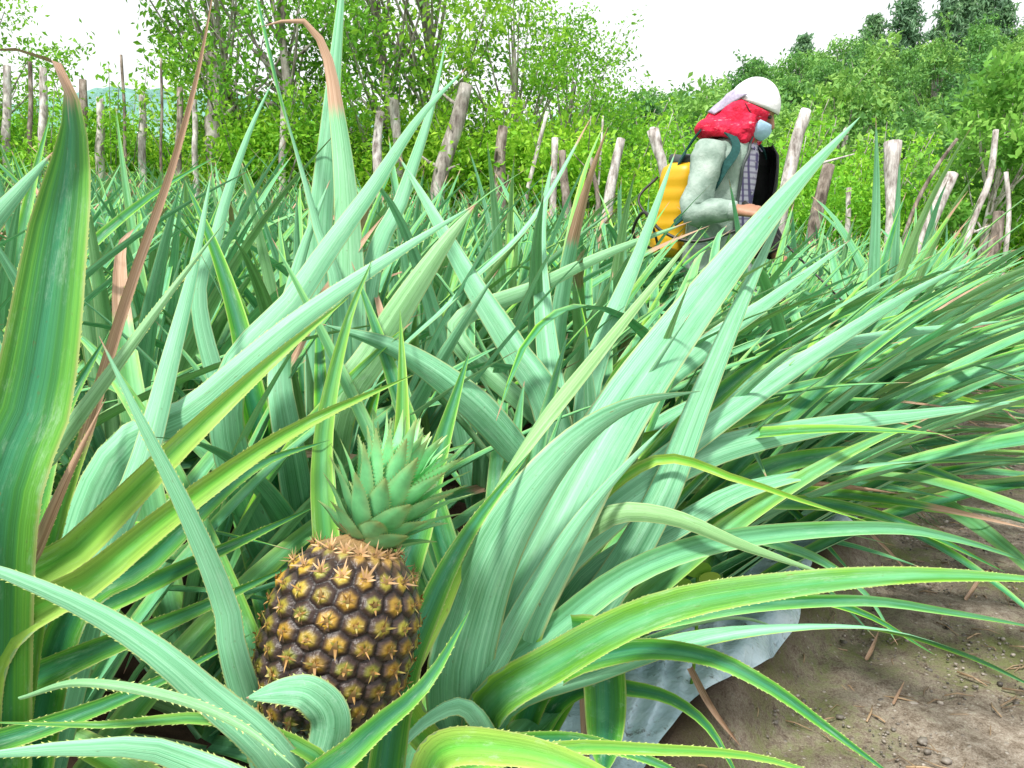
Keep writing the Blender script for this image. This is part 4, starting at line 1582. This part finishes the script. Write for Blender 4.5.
def mat_plaid():
    m = Mat('plaid_cloth')
    x, y, z = m.xyz(m.obj())
    a = m.math('ADD', m.math('MULTIPLY', x, 1.0), m.math('MULTIPLY', y, -.6))
    w1 = m.step(m.math('SINE', m.math('MULTIPLY', a, 330.0)), .2, .7)
    w2 = m.step(m.math('SINE', m.math('MULTIPLY', z, 260.0)), .2, .7)
    c = m.mix(w1, (.55, .52, .66), (.13, .11, .24))
    c = m.mix(m.math('MULTIPLY', w2, .6), c, (.12, .09, .22))
    return m.done(m.bsdf(c, .8, .2, m.bump(m.noise(m.obj(), 14, 3), .4, .02)))


def mat_scarf():
    m = Mat('red_cloth')
    o = m.obj()
    n = m.noise(o, 30, 4, .7)
    w = m.voro(o, 34)
    c = m.ramp(n, [(.3, (.42, .006, .03)), (.6, (.78, .02, .07)), (.85, (.85, .12, .17))])
    c = m.mix(m.math('MULTIPLY', m.step(m.noise(m.comb(*[m.math('MULTIPLY', q, k) for q, k in zip(m.xyz(o), (22.0, 22.0, 70.0))]), 1.0, 4, .7), .60, .70), .6), c, (.85, .5, .58))
    return m.done(m.bsdf(c, .7, .25, m.bump(m.noise(o, 16, 4), .8, .03)))


PM['jacket'] = mat_jacket()
PM['shirt'] = mat_plaid()
PM['scarf'] = mat_scarf()
PM['cap'] = mat_simple('white_cloth', (.80, .79, .82), .8, .2, 18, .08, .3, .02)
PM['flap'] = mat_simple('lilac_cloth', (.42, .38, .50), .8, .2, 26, .4, .4, .02)
PM['mask'] = mat_simple('mask_cloth', (.40, .60, .80), .8, .2, 30, .2, .3, .01)
PM['black'] = mat_simple('black_cloth', (.012, .012, .014), .7, .3, 20, .3, .3, .02)
PM['trouser'] = mat_simple('trouser_cloth', (.34, .42, .38), .85, .2, 14, .25, .5, .03)
PM['boot'] = mat_simple('boot_rubber', (.025, .025, .022), .45, .4, 20, .3, .2)
PM['eye'] = mat_simple('eye', (.02, .012, .01), .2, .5, 20, .1, .0)
PM['yellow'] = mat_simple('yellow_plastic', (.66, .37, .010), .42, .45, 6, .12, .1)
PM['lid'] = mat_simple('dark_plastic', (.05, .065, .065), .5, .4, 20, .3, .1)
PM['strap'] = mat_simple('strap_webbing', (.018, .075, .07), .8, .2, 60, .3, .3)

person = empty('person', (PO[0], PO[1], PZ))
person.scale = (.95,) * 3
tag(person, 'farm worker in a pale green jacket, red scarf and white cap spraying among the rows', 'person')

# --- body: one continuous surface
HC = L3(.115, -.0, 1.415)
hp = R(25)
HD = unit(np.array([0.91, -0.41, 0]))
HL = unit(np.array([0.41, 0.91, 0]))
HF = HD * math.cos(hp) - ZD * math.sin(hp)
HU = HD * math.sin(hp) + ZD * math.cos(hp)
body = MB()
tube(body, [L3(-.02, 0, .80), L3(.0, 0, .92), L3(.02, 0, 1.05), L3(.04, 0, 1.18), L3(.055, 0, 1.27), L3(.075, 0, 1.315)],
     [.15, .145, .14, .165, .15, .07], 18, 18, ell=[.72, .66, .66, .66, .6, .7], ref=FD)
tube(body, [L3(.065, 0, 1.27), L3(.11, 0, 1.34), HC - HU * .06], [.062, .055, .055], 12, 8)
# head: skull, jaw, nose, ears
ellipsoid(body, HC + HU * .03 - HF * .005, [HF * .097, HL * .076, HU * .105], 20, 14)
ellipsoid(body, HC - HU * .045 + HF * .025, [HF * .066, HL * .058, HU * .072], 18, 12)
tube(body, [HC + HF * .088 + HU * .018, HC + HF * .105 - HU * .012, HC + HF * .112 - HU * .030], [.010, .013, .015], 8, 5)
for s in (-1, 1):
    ellipsoid(body, HC + HL * .076 * s - HF * .008 - HU * .008, [HF * .017, HL * .009, HU * .031], 10, 8)
    ellipsoid(body, HC + HF * .080 + HL * .030 * s + HU * .030, [HF * .012, HL * .022, HU * .010], 10, 6)   # brow
# arms
SH_R, EL_R, WR_R = L3(.02, -.185, 1.245), L3(.0, -.275, 1.00), L3(.175, -.235, 1.005)
SH_L, EL_L, WR_L = L3(.06, .185, 1.24), L3(.08, .265, .98), L3(.20, .22, .80)
for (a, b, c) in ((SH_R, EL_R, WR_R), (SH_L, EL_L, WR_L)):
    tube(body, [a + ZD * .02 - (b - a) * .1, a, a * .5 + b * .5, b], [.045, .056, .050, .040], 12, 10)
    tube(body, [b, b * .5 + c * .5, c], [.041, .040, .027], 12, 8)
# legs
for s in (-1, 1):
    hipp = L3(-.01, .085 * s, .82)
    kn = L3(.06 + .05 * s, .095 * s, .45)
    an = L3(-.02 + .10 * s, .10 * s, .08)
    tube(body, [hipp + ZD * .05, hipp, kn], [.085, .088, .055], 14, 10)
    tube(body, [kn, kn * .6 + an * .4 - FD * .015, an], [.055, .056, .036], 12, 10)
    tube(body, [an - FD * .04 - ZD * .03, an + FD * .06 - ZD * .045, an + FD * .17 - ZD * .06], [.04, .042, .03], 10, 6)


def hand(mb, w, fd, pd, sd, curl):
    """w wrist, fd finger direction, pd palm normal (towards the grip), sd thumb side."""
    w = np.asarray(w)
    tube(mb, [w - fd * .01, w + fd * .035, w + fd * .085], [.027, .036, .040], 12, 6, ell=[.75, .55, .45], ref=pd)
    for k, (o, L) in enumerate(((.030, .072), (.010, .080), (-.010, .075), (-.029, .058))):
        p0 = w + fd * .075 + sd * o
        pts = [p0]
        d = fd
        ang = 0
        for sgm, fr in enumerate((.45, .32, .23)):
            ang += curl * (.75 if sgm == 0 else 1.0)
            d = fd * math.cos(ang) + pd * math.sin(ang)
            pts.append(pts[-1] + d * L * fr)
        r = .0098 if k < 3 else .0085
        tube(mb, [w + fd * .055 + sd * o * .8] + pts, [r * 1.05, r * 1.05, r, r * .95, r * .75], 8, 12)
    b = w + fd * .025 + sd * .028
    t1 = b + unit(sd * .7 + fd * .6 + pd * .3) * .038
    t2 = t1 + unit(fd * .55 + pd * .8) * .030
    t3 = t2 + unit(fd * .2 + pd * .9 - sd * .35) * .024
    tube(mb, [b - sd * .012, b, t1, t2, t3], [.013, .0135, .0115, .0105, .0085], 8, 12)


fdR = unit(WR_R - EL_R + ZD * .0)
fdR = unit(fdR * .9 + FD * .35 - ZD * .12)
pdR = unit(np.cross(fdR, np.cross(-ZD + LD * .6, fdR)))
sdR = unit(np.cross(pdR, fdR))
if sdR @ (ZD + FD * .2 + LD * .4) < 0:
    sdR = -sdR
hand(body, WR_R, fdR, pdR, sdR, R(58))
fdL = unit(WR_L - EL_L)
pdL = unit(np.cross(fdL, np.cross(-LD, fdL)))
sdL = unit(np.cross(fdL, pdL))
if sdL @ (FD + ZD * .2) < 0:
    sdL = -sdL
hand(body, WR_L, fdL, pdL, sdL, R(35))
me = fuse(body, .0065, 3, 'person_body')
me.materials.append(PM['skin'])
ob = link('body', me, person)
ey = None
for s in (-1, 1):
    mb = MB()
    ellipsoid(mb, HC + HF * .086 + HL * .030 * s + HU * .012, [HF * .010, LD * .014, HU * .008], 12, 8)
    mb.build('eye', PM['eye'], person, attrs=False)

# --- jacket (two sleeves, body open at the front)
def shell(rows, th, name, mat, parent, wr=.006, seed=0, closed=False):
    """rows: list of rings of points (open or closed); turned into a thick cloth."""
    A = np.array(rows)
    k, n, _ = A.shape
    rg = np.random.default_rng(seed)
    C = A.mean(1, keepdims=True)
    D = unit(A - C)
    for i in range(k):
        for j in range(n):
            p = A[i, j]
            f = .5 - 1.7 * abs(mnoise.noise(Vector((p[0] * 7 + p[2] * 5 + seed, p[1] * 7, p[2] * 13)))) + .4 * mnoise.noise(Vector((p[0] * 19, p[1] * 19 + seed, p[2] * 25)))
            A[i, j] = p + D[i, j] * f * wr
    inner = A - D * th
    mb = MB()
    def idx(i, j, o):
        return o * k * n + i * n + (j % n)
    F = []
    jn = n if closed else n - 1
    for i in range(k - 1):
        for j in range(jn):
            F.append((idx(i, j, 0), idx(i, j + 1, 0), idx(i + 1, j + 1, 0), idx(i + 1, j, 0)))
            F.append((idx(i, j, 1), idx(i + 1, j, 1), idx(i + 1, j + 1, 1), idx(i, j + 1, 1)))
    for j in range(jn):
        F.append((idx(0, j, 0), idx(0, j, 1), idx(0, j + 1, 1), idx(0, j + 1, 0)))
        F.append((idx(k - 1, j, 0), idx(k - 1, j + 1, 0), idx(k - 1, j + 1, 1), idx(k - 1, j, 1)))
    if not closed:
        for i in range(k - 1):
            F.append((idx(i, 0, 0), idx(i + 1, 0, 0), idx(i + 1, 0, 1), idx(i, 0, 1)))
            F.append((idx(i, n - 1, 0), idx(i, n - 1, 1), idx(i + 1, n - 1, 1), idx(i + 1, n - 1, 0)))
    mb.add(np.vstack([A.reshape(-1, 3), inner.reshape(-1, 3)]), F)
    return mb.build(name, mat, parent, attrs=False)


def torso_ring(z, f0, rf, rl, a0, a1, n=34, flare=0.0):
    out = []
    for a in np.linspace(a0, a1, n):
        k = 1 + flare * max(0, (a - math.pi * 1.35)) 
        out.append(L3(f0 + rf * k * math.cos(a), rl * k * math.sin(-a), z))
    return out


# angle 0 = front, going to the person's right first, round the back to the left front
lv = [(.74, -.015, .145, .185), (.80, -.01, .140, .185), (.88, .0, .137, .185), (.96, .005, .135, .183), (1.04, .01, .136, .185), (1.12, .018, .138, .190),
      (1.19, .028, .136, .194), (1.245, .038, .126, .186), (1.285, .052, .105, .145), (1.315, .068, .085, .092)]
rows = []
for (z, f0, rf, rl) in lv:
    op = R(38 if z < 1.2 else 30)
    rows.append(torso_ring(z, f0, rf, rl, op, 2 * math.pi - R(75), 40))
jk = shell(rows, .012, 'jacket', PM['jacket'], person, .014, 3)
# sleeves
def sleeve(a, b, c, seed, mat, name, r0=.071):
    pts = spline([a + (a - b) * .12 + ZD * .01, a, a * .5 + b * .5, b, b * .6 + c * .4, c - (c - b) * .08], 26)
    T = unit(np.gradient(pts, axis=0))
    X = unit(np.cross(T, LD + FD * .3))
    Y = np.cross(X, T)
    rad = np.interp(np.linspace(0, 1, 27), [0, .12, .35, .55, .75, .93, 1], [r0 * .8, r0, r0 * .88, r0 * .82, r0 * .72, r0 * .60, r0 * .50])
    rr = []
    for i in range(27):
        fold = 1 + .022 * math.sin(i * 2.3 + seed)
        rr.append([pts[i] + (X[i] * math.cos(t) + Y[i] * math.sin(t)) * rad[i] * fold for t in np.linspace(0, 2 * math.pi, 22, endpoint=False)])
    return shell(rr, .008, name, mat, person, .012, seed, True)


sleeve(SH_R, EL_R, WR_R, 5, PM['jacket'], 'jacket_sleeve')
sleeve(SH_L, EL_L, WR_L, 6, PM['black'], 'jacket_sleeve', .08)  # left sleeve lies in shadow; that shade is painted as black cloth
# cuff band
mb = MB()
cdir = unit(WR_R - EL_R)
tube(mb, [WR_R - cdir * .035, WR_R - cdir * .02, WR_R - cdir * .004], [.040, .041, .036], 16, 5)
mb.build('cuff', PM['trouser'], person, attrs=False)
# front edge of the right panel with its zip, black lining of the flung-open left panel
mb = MB()
edge = [r[0] for r in rows]
tube(mb, [p + (FD * .006) for p in edge], [.007] * len(edge), 8, 30)
mb.build('zip', PM['lid'], person, attrs=False)
lr = []
for (z, f0, rf, rl) in lv[:-1]:
    ring = []
    for i, t in enumerate(np.linspace(0, 1, 14)):
        a = R(75 - 52 * t)
        k = 1.12 + .34 * math.sin(t * math.pi * .8) * (1 - abs(z - 1.06) * 1.6)
        ring.append(L3(f0 + .02 + rf * k * math.cos(a) , rl * k * math.sin(a), z))
    lr.append(ring)
shell(lr, .01, 'jacket_lining', PM['black'], person, .012, 9)
# shirt
sr = []
for (z, f0, rf, rl) in lv[1:]:
    sr.append([L3(f0 + .004 + (rf - .018) * math.cos(a), (rl - .035) * math.sin(a), z) for a in np.linspace(-R(100), R(100), 30)])
sr.append([L3(.085 + .066 * math.cos(a), .068 * math.sin(a), 1.335) for a in np.linspace(-R(100), R(100), 30)])
sh_o = shell(sr, .005, 'shirt', PM['shirt'], person, .005, 12)
# shirt collar: two folded points
for s in (-1, 1):
    mb = MB()
    a = [L3(.13, .012 * s, 1.305), L3(.10, .066 * s, 1.345), L3(.055, .075 * s, 1.350), L3(.12, .078 * s, 1.285), L3(.165, .040 * s, 1.255)]
    n_ = FD * .006
    V = [p for p in a] + [p - n_ for p in a]
    mb.add(V, [(0, 1, 3, 4), (1, 2, 3), (5, 9, 8, 6), (6, 8, 7), (0, 4, 9, 5), (4, 3, 8, 9), (3, 2, 7, 8), (2, 1, 6, 7), (1, 0, 5, 6)])
    mb.build('shirt_collar', PM['shirt'], person, smooth=False, attrs=False)
mb = MB()
for k in range(6):
    ellipsoid(mb, L3(lv[1][1] + .141 + .004 * k, -.004, .90 + .062 * k), [FD * .003, LD * .005, ZD * .005], 8, 6)
mb.build('shirt_button', PM['flap'], sh_o, attrs=False)
# trousers
tm = MB()
for s in (-1, 1):
    hipp = L3(-.01, .085 * s, .86)
    kn = L3(.06 + .05 * s, .095 * s, .45)
    an = L3(-.02 + .10 * s, .10 * s, .14)
    tube(tm, [hipp, hipp * .5 + kn * .5, kn, an * .5 + kn * .5, an], [.115, .102, .085, .078, .075], 16, 18)
tube(tm, [L3(-.02, 0, .78), L3(0, 0, .88), L3(.0, 0, .95)], [.165, .162, .15], 18, 8, ell=[.75, .72, .72], ref=FD)
me = fuse(tm, .009, 3, 'trousers')
me.materials.append(PM['trouser'])
link('trousers', me, person)
for s in (-1, 1):
    an = L3(-.02 + .10 * s, .10 * s, .08)
    bm2 = MB()
    tube(bm2, [an + ZD * .24, an + ZD * .1, an - ZD * .0], [.062, .056, .056], 14, 8)
    tube(bm2, [an - FD * .06 - ZD * .035, an + FD * .06 - ZD * .035, an + FD * .2 - ZD * .045], [.052, .050, .040], 14, 8, ell=[.85, .8, .7], ref=ZD)
    me = fuse(bm2, .008, 3, 'boot')
    me.materials.append(PM['boot'])
    link('boot', me, person)
# cap: white dome with a short front edge
cm = MB()
rws = []
for i in range(13):
    ph = R(88 - 88 * i / 12)           # from the top down to the rim
    ring = []
    for t in np.linspace(0, 2 * math.pi, 30, endpoint=False):
        fr = max(0, math.cos(t))
        drop = .004 * (1 - math.sin(ph)) * (1.0 - .9 * fr)
        rad = math.cos(ph)
        out = 1 + .10 * fr ** 3 * (1 - math.sin(ph)) ** 2
        ring.append(HC + HU * (.035 + .110 * math.sin(ph) - drop) + HF * (-.004 + .106 * rad * math.cos(t) * out) + HL * .086 * rad * math.sin(t))
    rws.append(ring)
shell(rws, .006, 'cap', PM['cap'], person, .003, 21, True)
# red scarf: hood hugging the sides of the face and a thick roll behind the neck
sr = []
for i in range(12):
    f = i / 11
    c = HC + HU * (.028 - .14 * f) - HF * (.012 + .02 * f)
    ring = []
    for t in np.linspace(R(24), R(336), 36):
        ring.append(c + HF * (.103 + .012 * f) * math.cos(t) + HL * (.088 + .016 * f) * math.sin(t))
    sr.append(ring)
shell(sr, .007, 'scarf', PM['scarf'], person, .008, 23)
rm = MB()
NB = L3(.03, 0, 1.345)
tube(rm, [L3(.135, -.085, 1.30), L3(.06, -.115, 1.345), L3(-.03, -.10, 1.355), L3(-.075, 0, 1.35), L3(-.02, .10, 1.355), L3(.06, .11, 1.345), L3(.13, .085, 1.31)],
     [.030, .038, .042, .046, .042, .036, .030], 14, 34, wob=.09, seed=4)
tube(rm, [L3(.05, -.06, 1.40), L3(-.01, -.04, 1.395), L3(-.075, -.01, 1.345)], [.042, .050, .036], 12, 10, wob=.12, seed=5)
tube(rm, [L3(.145, -.075, 1.40), L3(.13, -.085, 1.34), L3(.115, -.08, 1.275)], [.03, .042, .022], 12, 10, wob=.05, seed=6)
me = fuse(rm, .008, 2, 'scarf_roll')
me.materials.append(PM['scarf'])
link('scarf_roll', me, person)
# pale neck cloth falling from the cap to the shoulders
fl = []
for i in range(10):
    f = i / 9
    c = HC * (1 - f) + L3(-.01, -.01, 1.40) * f + HU * (.055 * (1 - f))
    ring = []
    for t in np.linspace(R(105), R(255), 20):
        ring.append(c + HF * (.112 - .01 * f) * math.cos(t) * (1 - .35 * f) + HL * .095 * math.sin(t) * (1 - .1 * f))
    fl.append(ring)
shell(fl, .005, 'neck_cloth', PM['flap'], person, .008, 27)
# surgical mask
mk = []
for i in range(9):
    f = i / 8
    ring = []
    for t in np.linspace(-R(66), R(66), 17):
        bul = 1 + .16 * math.sin(math.pi * f) * math.cos(t)
        ring.append(HC + HU * (-.012 - .075 * f) + HF * (.020 + (.088 * bul) * math.cos(t) - .012 * f) + HL * .074 * math.sin(t) * bul)
    mk.append(ring)
shell(mk, .003, 'face_mask', PM['mask'], person, .002, 29)
mb = MB()
for s in (-1, 1):
    tube(mb, [HC + HF * .055 + HL * .074 * s - HU * .02, HC + HF * .01 + HL * .092 * s - HU * .0, HC - HF * .02 + HL * .09 * s + HU * .02], [.002] * 3, 5, 8)
mb.build('mask_band', PM['black'], person, attrs=False)

# --- knapsack sprayer on the back
spr = empty('knapsack_sprayer', (PO[0], PO[1], PZ))
spr.scale = (.95,) * 3
tag(spr, 'yellow knapsack sprayer tank with a dark lid on the worker\'s back', 'sprayer')
AX = unit(ZD * 1.0 + FD * .14)
tc = L3(-.215, -.01, .80)
rws = []
for i in range(22):
    f = i / 21
    e = 1 - .30 * max(0, (abs(2 * f - 1) - .82) / .18) ** 2
    c = tc + AX * (.42 * f)
    w = (.132 + .012 * (f < .12) + .004 * math.sin(f * 40)) * e
    dpt = .085 * e
    ring = []
    for t in np.linspace(0, 2 * math.pi, 36, endpoint=False):
        ct, st = math.cos(t), math.sin(t)
        q = 4.0
        r = (abs(ct) ** q + abs(st) ** q) ** (-1 / q)
        ring.append(c + FD * dpt * r * ct + LD * w * r * st)
    rws.append(ring)
A = np.array(rws)
mb = MB()
k, n, _ = A.shape
F = [(i * n + j, i * n + (j + 1) % n, (i + 1) * n + (j + 1) % n, (i + 1) * n + j) for i in range(k - 1) for j in range(n)]
F.append(tuple(range(n))[::-1])
F.append(tuple((k - 1) * n + j for j in range(n)))
mb.add(A.reshape(-1, 3), F)
mb.build('tank', PM['yellow'], spr, attrs=False)
mb = MB()
tp = tc + AX * .42
tube(mb, [tp - AX * .004, tp + AX * .016, tp + AX * .034], [.088, .090, .082], 26, 4)
tube(mb, [tp + AX * .032, tp + AX * .042], [.03, .028], 14, 2)
mb.build('lid', PM['lid'], spr, attrs=False)
for s in (-1, 1):
    mb = MB()
    pts = [L3(-.15, .10 * s, 1.20), L3(-.04, .115 * s, 1.335), L3(.06, .125 * s, 1.318), L3(.115, .150 * s, 1.25), L3(.085, .185 * s, 1.17), L3(.02, .19 * s, 1.06), L3(-.12, .17 * s, .95)]
    pp = spline(pts, 40)
    T = unit(np.gradient(pp, axis=0))
    cen = np.array([L3(.02, 0, q[2] - .05) if q[2] < 1.25 else L3(.02, .06 * s, 1.15) for q in pp])
    O = unit(pp - cen)
    S = unit(np.cross(T, O))
    pp = pp + O * .012
    V = np.concatenate([pp - S * .018, pp + S * .018, pp + S * .018 + O * .007, pp - S * .018 + O * .007])
    m_ = len(pp)
    F = []
    for i in range(m_ - 1):
        for a_, b_ in ((0, 1), (1, 2), (2, 3), (3, 0)):
            F.append((a_ * m_ + i, b_ * m_ + i, b_ * m_ + i + 1, a_ * m_ + i + 1))
    mb.add(V, F)
    mb.build('strap', PM['strap'], spr, smooth=False, attrs=False)
mb = MB()
G = WR_R + fdR * .085 + pdR * .028
hs = [tc + AX * .03 - LD * .13 + FD * -.03, L3(-.30, -.24, .90), L3(-.22, -.30, 1.0), L3(-.10, -.36, .92), L3(.05, -.33, .88), G - ZD * .02]
tube(mb, hs, [.007] * 6, 8, 40)
tube(mb, [tc + AX * .36 - LD * .10 - FD * .09, L3(-.30, -.20, 1.06), L3(-.22, -.22, .95), tc - LD * .12], [.006] * 4, 8, 24)
mb.build('hose', PM['boot'], spr, attrs=False)
mb = MB()
ld = unit(FD * .75 - ZD * .62 - LD * .2)
tube(mb, [G - sdR * .0 - ld * .10, G, G + ld * .10], [.011, .013, .011], 10, 8)
tube(mb, [G + ld * .10, G + ld * .62], [.005, .004], 8, 6)
mb.build('lance', PM['boot'], spr, attrs=False)

# ------------------------------------------------------------------ light
SUN_EL, SUN_AZ = R(58), R(212)        # azimuth clockwise from +Y
w = bpy.data.worlds.new('World')
SC.world = w
w.use_nodes = True
nt = w.node_tree
bg = nt.nodes['Background']
sky = nt.nodes.new('ShaderNodeTexSky')
sky.sky_type = 'NISHITA'
sky.sun_disc = False
sky.sun_elevation = SUN_EL
sky.sun_rotation = SUN_AZ
sky.dust_density = 3
sky.air_density = 1.0
mx = nt.nodes.new('ShaderNodeMix')
mx.data_type = 'RGBA'
mx.inputs[0].default_value = .82
mx.inputs[7].default_value = (14.2, 14.3, 14.3, 1)     # bright unbroken cloud
nt.links.new(sky.outputs[0], mx.inputs[6])
nt.links.new(mx.outputs[2], bg.inputs[0])
bg.inputs[1].default_value = .10
sl = bpy.data.lights.new('sun', 'SUN')
sl.energy = 5.0
sl.angle = R(7)
sl.color = (1, .97, .90)
so = bpy.data.objects.new('sun', sl)
COL.objects.link(so)
sd = np.array([math.sin(SUN_AZ) * math.cos(SUN_EL), math.cos(SUN_AZ) * math.cos(SUN_EL), math.sin(SUN_EL)])
so.rotation_euler = Vector(sd).to_track_quat('Z', 'Y').to_euler()
SC.cycles.max_bounces = 6
SC.cycles.diffuse_bounces = 3
SC.cycles.use_denoising = True
